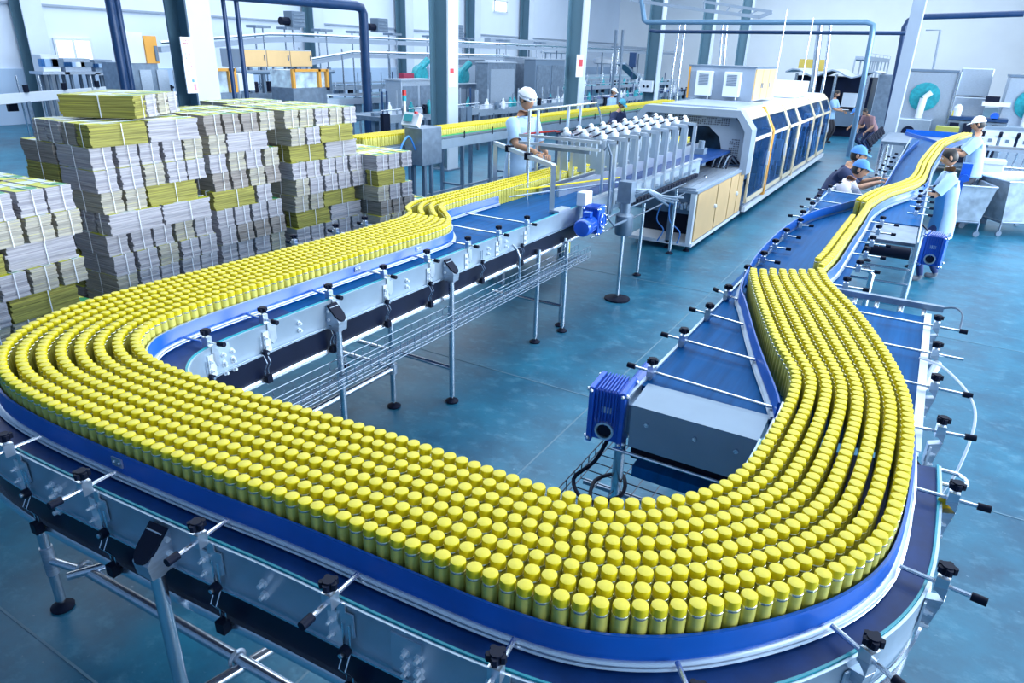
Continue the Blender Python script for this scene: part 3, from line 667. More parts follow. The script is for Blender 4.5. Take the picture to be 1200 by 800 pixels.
# narrow feeding table on the left of the right belt: wire basket below
wb = thing('wire_basket_tray', 'dark wire mesh cable tray on the floor side below the drive motor', 'wire tray', (-.95, 2.9, .55))
w_ = wire_tray('wire_mesh', wb, -1.18, -.62, 2.45, 4.9, .62, .09, .085, M('dark_wire', (.03, .05, .08), .4, .6), .0035, rows=6); w_['kind'] = 'stuff'
for y in (2.8, 3.9): MB().box2((-1.16, y - .015, .60), (-.62, y + .015, .62)).build('support_bar', STEEL_D, wb)
MB().tube((-1.0, 2.8, .0), (-1.0, 2.8, .6), .02, 8).build('support_post', STEEL_D, wb); MB().tube((-1.0, 4.0, .0), (-1.0, 4.0, .6), .02, 8).build('support_post', STEEL_D, wb)
solo(MB().ptube(smooth_path([(-1.03, 2.76, .94), (-1.08, 2.72, .80), (-1.16, 2.66, .70), (-1.05, 2.58, .66), (-.92, 2.70, .67), (-.98, 2.86, .68), (-1.08, 2.75, .67), (-1.0, 2.55, .66), (-.8, 2.5, .66), (-.6, 2.48, .66)], .03), .010, 8), 'power_cable', BLACK, 'black power cable looping in the wire tray below the motor', 'cable')
# ------------------------------------------------------------------ bundles of flat cardboard cartons
def sheet_mat(name, c1, c2, yellow=0.0):
    m = bpy.data.materials.new(name); m.use_nodes = True; nt = m.node_tree; b = nt.nodes['Principled BSDF']; b.inputs['Roughness'].default_value = .75
    tc = nt.nodes.new('ShaderNodeTexCoord'); mp = nt.nodes.new('ShaderNodeMapping'); mp.inputs['Scale'].default_value = (1.5, 1.5, 95)
    nt.links.new(tc.outputs['Object'], mp.inputs[0]); n = nt.nodes.new('ShaderNodeTexNoise'); n.inputs['Scale'].default_value = 1.6; n.inputs['Detail'].default_value = 3
    nt.links.new(mp.outputs[0], n.inputs['Vector']); r = nt.nodes.new('ShaderNodeValToRGB'); e = r.color_ramp.elements
    e[0].position = .36; e[0].color = (*c1, 1); e[1].position = .62; e[1].color = (*c2, 1)
    if yellow:
        k = e.new(.72); k.color = (.50, .46, .05, 1)
    nt.links.new(n.outputs['Fac'], r.inputs[0]); nt.links.new(r.outputs[0], b.inputs['Base Color'])
    bp = nt.nodes.new('ShaderNodeBump'); bp.inputs['Strength'].default_value = .5; bp.inputs['Distance'].default_value = .004
    nt.links.new(n.outputs['Fac'], bp.inputs['Height']); nt.links.new(bp.outputs[0], b.inputs['Normal']); return m
SH = {'grey': sheet_mat('cardboard_grey', (.30, .29, .33), (.54, .52, .55)), 'beige': sheet_mat('cardboard_beige', (.30, .28, .24), (.54, .50, .42), 1),
      'brown': sheet_mat('cardboard_brown', (.21, .185, .175), (.37, .33, .30)), 'olive': sheet_mat('cardboard_olive', (.20, .18, .04), (.42, .39, .09), 1)}
def print_mat():
    m = bpy.data.materials.new('printed_carton_face'); m.use_nodes = True; nt = m.node_tree; b = nt.nodes['Principled BSDF']; b.inputs['Roughness'].default_value = .45
    tc = nt.nodes.new('ShaderNodeTexCoord'); v = nt.nodes.new('ShaderNodeTexVoronoi'); v.inputs['Scale'].default_value = 9; v.inputs['Randomness'].default_value = .8
    nt.links.new(tc.outputs['Object'], v.inputs['Vector']); s = nt.nodes.new('ShaderNodeSeparateColor'); nt.links.new(v.outputs['Color'], s.inputs[0])
    r = nt.nodes.new('ShaderNodeValToRGB'); r.color_ramp.interpolation = 'CONSTANT'; e = r.color_ramp.elements
    e[0].color = (.55, .55, .02, 1); e[1].position = .45; e[1].color = (.62, .70, .66, 1); k = e.new(.68); k.color = (.02, .28, .09, 1); k = e.new(.8); k.color = (.58, .60, .04, 1)
    nt.links.new(s.outputs[0], r.inputs[0]); nt.links.new(r.outputs[0], b.inputs['Base Color']); return m
PRINT = print_mat(); STRAP = M('white_strap', (.85, .87, .92), .5)
BH = .185
def bundle_mesh(L, Wd, mat, rnd):
    """stack of slabs of sheets, each slab nudged, folded edges making the ends step in and out; printed top sheet"""
    m = MB(); n = 9; h = BH / n; off = 0
    for k in range(n):
        off += rnd.uniform(-.007, .007); off = max(-.015, min(.015, off))
        z0 = k * h; a = rnd.uniform(-.006, .006); l = L / 2 - .006 + rnd.uniform(-.006, .004); w = Wd / 2 - .011 + rnd.uniform(-.003, .002)
        top = k == n - 1
        m.mat(0).add([(-l + a, -w + off, z0), (l + a, -w + off, z0), (l + a, w + off, z0), (-l + a, w + off, z0), (-l + a, -w + off, z0 + h), (l + a, -w + off, z0 + h), (l + a, w + off, z0 + h), (-l + a, w + off, z0 + h)],
                     [(0, 3, 2, 1), (0, 1, 5, 4), (1, 2, 6, 5), (2, 3, 7, 6), (3, 0, 4, 7)])
        m.mat(1 if top else 0).add([(-l + a, -w + off, z0 + h), (l + a, -w + off, z0 + h), (l + a, w + off, z0 + h), (-l + a, w + off, z0 + h)], [(0, 1, 2, 3)])
    me = m.build('carton_bundle', [SH[mat], PRINT]); s = MB(); l = L / 2 + .006; w = Wd / 2 + .004; t = .007
    # strap runs the long way round, up both ends
    for sx in (-1, 1): s.box((sx * l, .01, BH / 2), (.003, t, BH + .006))
    s.box((0, .01, BH + .003), (2 * l, t, .003)); s.box((0, .01, .002), (2 * l, t, .003))
    for sy in (-1, 1): s.box((.02, sy * w, BH / 2), (t, .003, BH))
    st = s.build('strap', STRAP, me); return me
RND = random.Random(5)
PROTO = {}
for mt in SH:
    PROTO[mt] = []
    for k in range(2):
        o = bundle_mesh(.515, .212, mt, RND); PROTO[mt].append(o)
used_proto = set(); NB = [0]
ORD = ['first', 'second', 'third', 'fourth', 'fifth', 'sixth', 'seventh', 'eighth', 'ninth', 'tenth', 'eleventh', 'twelfth', 'thirteenth']
def place(mt, x, y, z, rz, label, group):
    p = PROTO[mt][NB[0] % 2]; NB[0] += 1
    if p.name in used_proto:
        o = p.copy(); COL.objects.link(o)
        for ch in p.children: c = ch.copy(); COL.objects.link(c); c.parent = o
    else: o = p; used_proto.add(p.name)
    o.location = (x, y, z); o.rotation_euler.z = rz; tag(o, label, 'carton bundle', group); return o
def pile(name, xf, y0, ny, top, yaw=0.0, lean=0.0, z0=.14, seed=1, fronts=None, backs=True):
    """layers of bundles; xf: x of the lit face; y0: near side; ny bundles across"""
    r = random.Random(seed); n = int(round((top - z0) / BH)); wy = ny * .222
    c, s = math.cos(yaw), math.sin(yaw)
    def T(dx, dy, k): dx += lean * k; return xf + dx * c - dy * s, y0 + dx * s + dy * c
    for k in range(n):
        z = z0 + k * BH + .001 * k; fromtop = n - 1 - k; jx = r.uniform(-.03, .03); jy = r.uniform(-.03, .03)
        mode = r.choice('AAAM') if fromtop % 4 != 2 else 'B'
        if fronts and fromtop < len(fronts): mode = fronts[fromtop]
        idx = 0
        def go(mt, dx, dy, rz, row):
            nonlocal idx
            x, y = T(dx + jx, dy + jy, k)
            lb = f"{mt} carton bundle {ORD[idx]} {row} in {ORD[fromtop]} layer down of {name}"; idx += 1
            place(mt, x, y, z, rz + yaw + r.uniform(-.012, .012), lb, 'flat carton bundles in ' + name)
        tone = r.choice(['grey', 'grey', 'beige', 'grey', 'brown', 'beige'])
        pick = lambda: tone if r.random() < .72 else r.choice(['grey', 'beige'])
        full = fromtop == 0
        if mode == 'A':
            for j in range(ny): go(pick(), -.265, .111 + .222 * j, 0, 'along')
            if backs: go(r.choice(['grey', 'olive', 'brown']), -.80, .111, 0, 'behind')
            if full and backs:
                for j in range(1, ny): go(pick(), -.80, .111 + .222 * j, 0, 'behind')
        elif mode == 'B':
            q = max(1, int(wy / .53)); mt = r.choice(['olive', 'grey', 'brown', 'olive'])
            for j in range(q): go(mt if j == 0 else 'grey', -.111, .265 + .53 * j, PI / 2, 'along')
            rem = wy - q * .53
            if rem > .2: go('grey', -.265, q * .53 + .112, 0, 'along')
            for i in range(1, 4): go(r.choice(['brown', 'grey']), -.111 - .222 * i, .265, PI / 2, 'behind')
            if full:
                for i in range(1, 4):
                    for j in range(1, q): go('grey', -.111 - .222 * i, .265 + .53 * j, PI / 2, 'behind')
        else:
            e = max(1, ny - 3)
            for j in range(e): go(pick(), -.265, .111 + .222 * j, 0, 'along')
            go(r.choice(['olive', 'grey']), -.111, e * .222 + .265, PI / 2, 'along'); go('grey', -.111 - .222, e * .222 + .265, PI / 2, 'behind')
            go('brown', -.80, .111, 0, 'behind')
    # pallet under the pile
    t = thing('pallet', 'wooden pallet under ' + name, 'pallet', (xf - .55, y0 + wy / 2, 0), 'pallets under the carton piles')
    for i in range(5):
        x, y = T(-.12 - .24 * i, wy / 2, 0); MB().box((x, y, .125), (.10, wy, .022), yaw).build('plank', WOOD, t)
    for i in range(3):
        x, y = T(-.55, .08 + (wy - .16) * i / 2, 0); MB().box((x, y, .057), (1.10, .09, .114), yaw).build('block', WOOD, t)
WOOD = M('pallet_wood', (.28, .20, .13), .7, 0, .25, 6, stretch=(1, 8, 1))
pile('the front left pile', -5.45, 1.72, 5, 1.62, yaw=.08, seed=3, fronts='AABAMA')
pile('the far left pile', -6.4, 1.55, 4, 1.95, yaw=.1, seed=8, fronts='AMBAB')
pile('the tallest pile', -5.95, 3.25, 5, 2.015, yaw=.02, lean=-.004, seed=4, fronts='BAAMBAAA')
pile('the middle pile', -6.12, 4.46, 4, 2.02, yaw=0, seed=6, fronts='AMAABAA')
pile('the right hand pile', -6.05, 5.44, 5, 2.02, yaw=-.03, seed=9, fronts='AMBAAMB')
pile('the low right pile', -5.75, 6.52, 3, 1.45, yaw=-.05, seed=12, fronts='ABAAA')
pile('the bright topped low pile', -5.75, 7.35, 3, .72, yaw=-.1, seed=14, fronts='BAA')
C_ = Vector((-6.0, 3.72)); e_ = Vector((.86, .51)); m_ = Vector((-.51, .86))
for k in range(4):
    q = C_ - e_ * .34 + m_ * (.108 + .213 * k); o = place(['olive', 'grey', 'beige', 'grey'][k], q.x, q.y, 2.02, math.atan2(e_.y, e_.x), f"{['olive', 'grey', 'beige', 'grey'][k]} carton bundle {ORD[k]} from the near side set askew on the tallest pile", 'askew bundles on the tallest pile'); o.scale.x = 1.3
pile('the rear pile', -7.25, 5.62, 4, 2.0, yaw=0, seed=21, fronts='AAAAAAAAAAA', backs=False)
print('BUNDLES', NB[0])
# ------------------------------------------------------------------ infeed frame over the cans
inf = thing('infeed_machine', 'silver post and rail lane divider straddling the cans, white rollers along its top', 'machine', (-3.4, 8, 0))
MB().box2((-4.05, 7.2, 1.15), (-2.97, 12.6, 1.19)).build('bed', CHAIN, inf)
MB().box2((-2.985, 6.6, 1.02), (-2.965, 10.7, 1.23)).build('side_plate', PLATE, inf); MB().box2((-4.06, 7.2, 1.02), (-4.04, 12.6, 1.23)).build('side_plate', WHITE, inf)
MB().box2((-3.62, 6.75, 1.19), (-3.58, 12.3, 1.30)).build('lane_guide', ALU, inf)
MB().box2((-3.40, 6.75, 1.19), (-3.37, 12.3, 1.33)).build('lane_guide', ALU, inf)
for y in (8.3, 9.6, 11): leg(inf, -2.94, y, 1.05, (1, 0), head=False)
ROLL = M('white_roller', (.78, .84, .92), .3)
ys = [7.22, 7.55, 7.89, 8.24, 8.60, 8.96, 9.34, 9.74, 10.15]
for y in ys:
    for x in (-2.95, -3.62): MB().box2((x - .02, y - .025, 1.0), (x + .02, y + .025, 1.80)).build('post', ALU, inf)
    MB().box2((-3.64, y - .02, 1.76), (-2.93, y + .02, 1.80)).build('top_bar', ALU, inf)
    for i in range(3):
        x = -3.56 + .22 * i; rr = MB().lathe([(.02, 0), (.055, .005), (.06, .03), (.055, .05), (.02, .055)], (x, y, 1.80), 12); rr.sph((x, y, 1.86), .035, 8, 6); rr.build('roller_head', ROLL, inf, smooth=True)
        MB().tube((x - .05, y - .12, 1.83), (x + .02, y + .02, 1.87), .010, 6).build('adjuster', BLACK, inf)
        MB().prism([(x - .05, 1.42), (x + .05, 1.42), (x + .025, 1.74), (x - .025, 1.74)], y - .012, y + .012, 'y').build('divider', PLATE, inf)
MB().box2((-3.0, 6.7, 1.22), (-2.94, 10.7, 1.25)).build('wear_rail', ALU, inf)
for k in range(8):
    y = 7.4 + .42 * k; MB().box2((-2.964, y, 1.08), (-2.955, y + .16, 1.12)).build('slot_cover', STEEL_D, inf)
for x in (-3.45, -3.2): MB().box2((x - .015, 7.15, 1.80), (x + .015, 10.2, 1.83)).build('long_bar', ALU, inf)
for z in (.88, 1.02): MB().tube((-2.85, 6.5, z), (-2.85, 9.7, z), .009, 6).build('conduit', PIPE, inf)
cc = MB()
for k in range(26): cc.box((-2.83, 7.3 + .11 * k, 1.085), (.05, .085, .05))
cc.build('cable_chain', BLACK, inf)['kind'] = 'stuff'
# tall bent rods and the low rectangular gantry at the near end
for (u, v, u2, v2, x) in ((628, 130, 628, 200, -3.95), (678, 123, 676, 165, -3.95)):
    p = PX(u, v2, x); MB().box2((x - .013, p.y - .013, 1.2), (x + .013, p.y + .013, 2.05)).build('tall_post', ALU, inf)
for x in (-4.0, -3.05):
    for y in (7.15, 8.15): MB().box2((x - .014, y - .014, 1.2), (x + .014, y + .014, 2.06 if x < -3.5 else 1.80)).build('tall_post', ALU, inf)
MB().ptube([(-4.0, 7.1, 2.05), (-4.0, 9.0, 2.06), (-4.0, 9.15, 1.9), (-4.0, 9.2, 1.75)], .013, 6).build('top_rail', PIPE, inf)
for z in (1.70, 1.78): MB().box2((-4.02, 6.95, z), (-3.02, 6.99, z + .03)).build('cross_bar', ALU, inf)
MB().box2((-3.75, 6.98, 1.66), (-3.15, 7.02, 1.73)).build('shade_plate', STEEL_D, inf)
rw = MB(); rw.ptube([(-4.3, 7.4, 1.74), (-3.9, 7.6, 1.80), (-3.6, 7.5, 1.78), (-3.4, 7.35, 1.77)], .012, 6); rw.build('red_cable', M('red_cable', (.65, .04, .03), .4), inf)
# gantry portal with clamped rods on the belt (two posts and a beam)
gp = thing('portal_frame', 'low silver portal frame with two square posts astride the belt, worker leaning on it', 'frame', (-3.6, 6.6, 1.2))
a0 = Vector((-4.42, 7.1, 0)); a1 = Vector((-3.06, 5.98, 0))
for a in (a0, a1): MB().box((a.x, a.y, 1.42 if a is a1 else 1.30), (.045, .045, .50 if a is a1 else .74), .6).build('post', ALU, gp)
MB().bar((a0.x, a0.y, 1.66), (a1.x, a1.y, 1.66), .05, .04).build('beam', ALU, gp)
for t in (.28, .62):
    q = a0.lerp(a1, t); MB().tube((q.x, q.y, 1.2), (q.x, q.y, 2.0 if t > .5 else 1.7), .011, 8).build('clamped_rod', PIPE, gp); MB().box((q.x, q.y, 1.66), (.07, .07, .07)).build('black_clamp', BLACK, gp)
MB().box2((-3.06, 5.95, 1.22), (-2.96, 6.2, 1.24)).build('base_plate', STEEL, gp); MB().box2((-4.46, 7.06, 0), (-4.38, 7.14, .95)).build('side_leg', STEEL_D, gp)
solo(MB().box2((-2.97, 6.35, 1.23), (-2.87, 6.52, 1.37)), 'junction_box', WHITE, 'small white junction box on the frame rail beside the blue motor', 'box', bevel=.008)
for k in range(2): MB().tube((-3.56, 6.0 + .1 * k, 1.30 + .05 * k), (-3.02, 7.6, 1.30 + .05 * k), .009, 6).build('lane_rod', YELLOW if k else PIPE, inf)
# grey drive with conduits at its foot
dm = MB().lathe([(.09, .0), (.10, .02), (.10, .22), (.06, .25), (.06, .42)], (-2.78, 7.25, .78), 16); d_ = dm.build('vertical_motor', STEEL_D, inf, smooth=True)
MB().box2((-2.86, 7.17, 1.15), (-2.70, 7.33, 1.38)).build('gear_head', STEEL_D, d_)
for k in range(4): MB().ptube([(-2.72, 7.3, 1.2 + .03 * k), (-2.58, 7.35 + .03 * k, 1.28), (-2.52, 7.7, 1.12 + .02 * k), (-2.60, 8.2 + .2 * k, .98)], .014, 8).build('hose', STEEL_D, inf, smooth=True)
MB().ptube([(-2.88, 6.75, 1.75), (-2.84, 6.75, 1.80), (-2.80, 6.76, 1.7), (-2.80, 6.8, 1.05), (-2.76, 6.9, .95), (-2.7, 7.1, .98)], .014, 8).build('hose', GREY, inf, smooth=True)
# floor foot of the vertical motor stand
MB().tube((-2.78, 7.25, .05), (-2.78, 7.25, .80), .022, 10).build('stand_post', PIPE, inf); MB().lathe([(.15, 0), (.15, .02), (.05, .04)], (-2.78, 7.25, 0), 16).build('stand_foot', BLACK, inf)

# ------------------------------------------------------------------ packing machine with glass doors
pk = thing('packing_machine', 'long packing machine with sloping glass doors in yellow edged frames and a grey front hood', 'machine', (-3.7, 15, 0))
X0, X1, Y0, Y1 = -4.75, -2.66, 12.75, 22.4
MB().box2((X0, Y0 + .05, .10), (X1 - .03, Y1, .22)).build('base_frame', LIGHTGREY, pk)
MB().box2((X0 + .1, Y0 + .3, .22), (X1 - .5, Y1 - .2, 1.5)).build('inner_machinery', M('dark_machinery', (.03, .07, .13), .5, .3, .8, 3), pk)
rk = random.Random(11)
for k in range(60):
    y = rk.uniform(Y0 + .3, Y1 - .4); z = rk.uniform(.3, 1.3); d_ = rk.uniform(.05, .25)
    MB().box((X1 - .32 + rk.uniform(-.1, .1), y, z), (rk.uniform(.1, .3), d_, rk.uniform(.05, .45))).build('mechanism', rk.choice([WHITE, STEEL, GREY, STEEL, BLACK]), pk)
for k in range(14):
    y = Y0 + .4 + k * .66; MB().tube((X1 - .2, y, .25), (X1 - .2, y, 1.4), .02, 6).build('drive_rod', PIPE, pk)
# front hood: thick arch outline with perforated panels
def arch(x0, x1, zt, ch, y0, y1, th, leg_z):
    o = [(x0, leg_z), (x0, zt - ch), (x0 + ch * .8, zt), (x1 - ch * .8, zt), (x1, zt - ch), (x1, leg_z)]
    i = [(x1 - th, leg_z), (x1 - th, zt - ch - th * .3), (x1 - ch * .8 - th * .3, zt - th), (x0 + ch * .8 + th * .3, zt - th), (x0 + th, zt - ch - th * .3), (x0 + th, leg_z)]
    return MB().prism(o + i, y0, y1, 'y')
arch(X0 - .05, X1 + .03, 1.86, .30, Y0 - .35, Y0, .12, .82).build('front_hood', LIGHTGREY, pk)
MB().prism([(X1 - .10, .95), (X1 - .10, 1.52), (X1 - .32, 1.74), (X0 + .32, 1.74), (X0 + .1, 1.5), (X0 + .1, 1.42), (X0 + .5, 1.56), (X1 - .75, 1.56), (X1 - .55, 1.40), (X1 - .42, 1.0)], Y0 - .2, Y0 - .17, 'y').build('perforated_panel', LIGHTGREY, pk)
pf = MB()
for i in range(34):
    for j in range(4):
        if random.random() < .8: pf.box((X0 + .42 + i * .038, Y0 - .202, 1.60 + j * .033), (.020, .004, .018))
for i in range(5):
    for j in range(9):
        if random.random() < .85: pf.box((X1 - .34 + i * .036, Y0 - .202, 1.08 + j * .036), (.020, .004, .018))
pf.build('perforations', BLACK, pk)['kind'] = 'stuff'
# roof
MB().prism([(X0, 1.55), (X0 + .3, 1.84), (X1 - .30, 1.84), (X1 - .28, 1.80), (X0 + .3, 1.80), (X0 + .04, 1.53)], Y0, Y1, 'y').build('roof', WHITE, pk)
MB().box2((X0 + .35, Y0 + .1, 1.84), (X1 - .38, Y0 + 2.2, 1.88)).build('roof_panel', LIGHTGREY, pk)
# doors: vertical glass, sloping top glass, frame posts
posts = [Y0, 14.35, 16.05, 17.3, 19.4, 20.9, Y1]
PALE = M('cream_frame', (.78, .66, .46), .42)
for k in range(6):
    ya, yb = posts[k] + .05, posts[k + 1] - .05
    d = MB().box2((X1 - .012, ya + .05, .34), (X1, yb - .05, 1.34)).build('glass_door', GLASS, pk)
    MB().prism([(X1 - .006, 1.40), (X1 + .004, 1.40), (X1 - .14, 1.68), (X1 - .152, 1.68)], ya + .05, yb - .05, 'y').build('top_pane', GLASS, d)
    f = MB(); f.box2((X1 - .02, ya, .26), (X1 + .015, yb, .34)); f.box2((X1 - .02, ya, 1.34), (X1 + .015, yb, 1.40))
    for y in (ya + .025, yb - .025): f.box2((X1 - .02, y - .03, .26), (X1 + .015, y + .03, 1.40))
    f.build('door_frame', PALE, d)
    f2 = MB()
    for y in (ya + .025, yb - .025): f2.prism([(X1 - .02, 1.40), (X1 + .015, 1.40), (X1 - .15, 1.72), (X1 - .18, 1.70)], y - .03, y + .03, 'y')
    f2.prism([(X1 - .15, 1.68), (X1 - .13, 1.70), (X1 - .26, 1.83), (X1 - .28, 1.81)], ya, yb, 'y'); f2.build('slope_frame', PALE, d)
    MB().box2((X1 + .015, yb - .20, .80), (X1 + .05, yb - .17, 1.05)).build('door_handle', WHITE, d)
for y in (posts[1], posts[3]):
    m = MB().box2((X1 - .03, y - .06, .12), (X1 + .03, y + .06, 1.42)); m.prism([(X1 - .03, 1.42), (X1 + .03, 1.42), (X1 - .22, 1.85), (X1 - .28, 1.83)], y - .06, y + .06, 'y'); m.build('door_post', ORANGE if y == posts[1] else PALE, pk)
MB().box2((X1 - .02, Y0, .12), (X1 + .04, Y1, .20)).build('sill_rail', WHITE, pk)
for y in (13.2, 15.3, 18, 21.5): MB().lathe([(.06, 0), (.06, .02), (.03, .03), (.03, .12)], (X1 - .15, y, 0), 10).build('foot', BLACK, pk)
for y in (15.6, 18.8): MB().tube((X1 - .35, y, 1.84), (X1 - .35, y, 3.6), .012, 6).build('cable_drop', PIPE, pk)
# roof cabinet with two ventilation units
rcab = thing('roof_cabinet', 'grey switch cabinet with tan doors standing on the packing machine roof', 'cabinet', (-3.9, 15.6, 1.88))
MB().box2((-4.62, 15.0, 1.88), (-3.30, 16.9, 2.50)).build('body', LIGHTGREY, rcab)
for y in (15.02, 15.65, 16.28): MB().box2((-3.30, y, 1.90), (-3.275, y + .60, 2.48)).build('door', TAN, rcab)
MB().box2((-4.64, 14.98, 2.50), (-3.27, 16.92, 2.53)).build('top_plate', GREY, rcab); MB().box2((-4.635, 14.985, 1.88), (-4.60, 15.0, 2.5)).build('yellow_edge', ORANGE, rcab)
for y in (15.58, 15.70, 16.35): MB().tube((-3.265, y, 2.12), (-3.265, y, 2.22), .010, 6).build('handle', STEEL_D, rcab)
for k, x in enumerate((-4.27, -3.70)):
    v = thing('ventilation_unit', ['white louvred cooling unit on the grey cabinet, farther from the tan doors', 'white louvred cooling unit on the grey cabinet, next to the tan doors'][k], 'cooling unit', (x, 14.9, 1.92), 'cooling units on the roof cabinet')
    MB().box2((x - .16, 14.84, 1.95), (x + .16, 15.0, 2.42)).build('casing', WHITE, v, bevel=.01)
    for j in range(9): MB().box2((x - .10, 14.832, 2.16 + j * .024), (x + .10, 14.84, 2.172 + j * .024)).build('louvre', GREY, v)
    MB().tube((x + .1, 14.92, 1.89), (x + .1, 14.92, 1.95), .012, 6).build('drain_stub', PIPE, v)
solo(MB().box2((-3.9, 18.2, 1.85), (-3.0, 19.9, 2.2)), 'white_cover_box', WHITE, 'long pale cover box on the packing machine roof behind the tan cabinet', 'cover', bevel=.01)
# low magazine with slatted top and tan doors
mg = thing('carton_magazine', 'low steel table with a ribbed top and tan doors in front of the packing machine', 'machine', (-3.15, 11.2, 0))
for k in range(8):
    x = -3.66 + k * .1165; MB().box2((x, 9.86, .90), (x + .108, 12.7, .93)).build('slat', STEEL, mg)
MB().box2((-3.68, 9.82, .86), (-2.70, 12.74, .90)).build('table_frame', LIGHTGREY, mg)
MB().box2((-3.10, 9.84, .10), (-3.04, 9.92, .86)).build('post', GREY, mg); MB().box2((-2.79, 9.82, .10), (-2.72, 9.90, .86)).build('post', WHITE, mg)
MB().box2((-3.64, 9.86, .55), (-2.74, 9.9, .86)).build('apron', GREY, mg)
MB().box2((-3.66, 10.4, .10), (-2.80, 12.7, .82)).build('inner_box', NAVY, mg); MB().box2((-3.68, 9.84, .08), (-2.70, 12.74, .13)).build('bottom_rail', WHITE, mg)
dd = [(9.92, 10.95), (11.0, 11.75), (11.8, 12.3), (12.34, 12.68)]
for i, (a, b2) in enumerate(dd):
    d = MB().box2((-2.73, a, .15), (-2.705, b2, .85)).build('door', TAN, mg)
    if i in (0, 2): MB().lathe([(.035, 0), (.03, .03), (.001, .04)], (-2.705, b2 - .05, .52), 10, Matrix.Rotation(PI / 2, 3, 'Y')).build('knob', WHITE, d)
for y in (9.9, 11.2, 12.6): MB().lathe([(.05, 0), (.05, .02), (.02, .03), (.02, .1)], (-2.78, y, 0), 10).build('foot', BLACK, mg)
MB().lathe([(.05, 0), (.05, .02), (.02, .03), (.02, .1)], (-3.07, 9.9, 0), 10).build('foot', BLACK, mg)
AIR = M('blue_air_hose', (.03, .22, .65), .35)
for k in range(2):
    MB().ptube(smooth_path([(-3.0 + .12 * k, 9.82, .66), (-3.16 + .1 * k, 9.78, .72), (-3.24 + .2 * k, 9.76, .45), (-3.12 + .25 * k, 9.76, .30), (-3.2 + .3 * k, 9.78, .12)], .03), .010, 6).build('air_hose', AIR, mg, smooth=True)
vb = MB()
for k in range(5): vb.box((-3.0 + .05 * k, 9.82, .66 + .02 * (k % 2)), (.035, .05, .08))
vb.build('valve_block', STEEL, mg)
hs = thing('hose_bundle', 'dark bundle of hoses and fittings in the mouth of the packing machine', 'hoses', (-2.95, 12.3, .93))
for k in range(6): MB().ptube(smooth_path([(-3.15 + .05 * k, 12.1, .94), (-3.12 + .05 * k, 12.3, 1.12), (-3.0 + .04 * k, 12.5, 1.0), (-2.95 + .03 * k, 12.65, .95)], .04), .016, 6).build('hose', BLACK if k % 2 else STEEL_D, hs)
MB().lathe([(.07, 0), (.08, .05), (.05, .1)], (-3.25, 12.3, .93), 12).build('fitting', BLACK, hs)
solo(MB().box2((-3.35, 11.6, 1.0), (-3.18, 11.8, 1.28)).lathe([(.05, 0), (.05, .12)], (-3.26, 11.7, 1.28), 10), 'servo_motor', GREY, 'grey blue servo motor at the end of the silver posts by the machine mouth', 'motor')

# ------------------------------------------------------------------ rear yellow conveyor with the steel control box
yc = thing('rear_conveyor', 'straight raised conveyor of yellow cans running along behind the control box', 'conveyor', (-7.9, 14, 0))
def line(px, z):  # keep to the fitted line x(y)
    return px
xa, xb = -8.20, -7.72
MB().box2((xa - .02, 8.3, 1.06), (xb + .02, 24, 1.16)).build('track', STEEL_D, yc)
MB().box2((xb + .02, 8.3, .98), (xb + .04, 24, 1.14)).build('side_plate', PLATE, yc)
MB().box2((xb + .03, 10.2, 1.17), (xb + .045, 24, 1.20)).build('guide_strip', ALU, yc); MB().box2((xb + .02, 10.2, 1.20), (xb + .03, 24, 1.22)).build('green_strip', M('green_strip', (.05, .38, .12), .4), yc)
MB().box2((xa - .045, 8.3, 1.17), (xa - .03, 24, 1.22)).build('guide_strip', ALU, yc)
for k in range(15):
    y = 9.2 + k * 1.0
    for x in (xb, xa): MB().box2((x - .03, y - .03, 0), (x + .03, y + .03, 1.06)).build('leg', STEEL_D, yc)
    if k % 2 == 0: MB().box2((xa, y - .02, .2), (xb, y + .02, .24)).build('cross_bar', STEEL_D, yc)
    if k > 0: MB().tube((xb + .05, y, 1.12), (xb + .05, y, 1.26), .012, 6).build('guide_bracket', BLACK, yc)
MB().box2((xb - .02, 9.2, .18), (xb + .02, 23, .22)).build('long_bar', STEEL_D, yc)
m1 = MB(); m3 = MB(); bs, cs = MB(), MB()
bs.lathe([(.0278, 0), (.0278, .118), (.0245, .14)], n=8); cs.lathe([(.0245, .134), (.0235, .169)], n=8)
for r in range(7):
    y = 8.45 + .01 * r
    while y < 23.9:
        x = xa + .06 + r * .06
        for d2, s2 in ((m1, bs), (m3, cs)):
            b = len(d2.v); d2.v += [Vector((p.x + x, p.y + y, p.z + 1.165)) for p in s2.v]; d2.f += [tuple(i + b for i in f) for f in s2.f]; d2.m += s2.m
        y += .058
rp = tag(m1.build('rear_cans', KHAKI, None, smooth=True), 'rows of yellow capped cans on the straight rear conveyor', 'cans', kind='stuff'); m3.build('caps', YELLOW, rp, smooth=True)['kind'] = 'stuff'
cbx = thing('control_box', 'steel control box with a small screen and red button beside the rear conveyor', 'control panel', (-7.35, 9.6, 0))
q0 = PX(486, 150, -7.4); q1 = PX(508, 190, -7.4)
MB().box2((-7.62, q0.y, q1.z), (-7.25, q0.y + .55, q0.z)).build('cabinet', STEEL_D, cbx, bevel=.01)
pn = MB().box((-7.42, q0.y - .04, q0.z + .13), (.32, .10, .22), rot=Matrix.Rotation(-.5, 3, 'X')).build('panel_head', WHITE, cbx)
MB().box((-7.45, q0.y - .105, q0.z + .165), (.17, .012, .12), rot=Matrix.Rotation(-.5, 3, 'X')).build('screen', M('teal_screen', (.02, .22, .26), .15, emit=.15), pn)
MB().lathe([(.035, 0), (.03, .03)], (-7.30, q0.y - .08, q0.z + .24), 10).build('red_button', M('red_button', (.55, .02, .03), .4), pn)
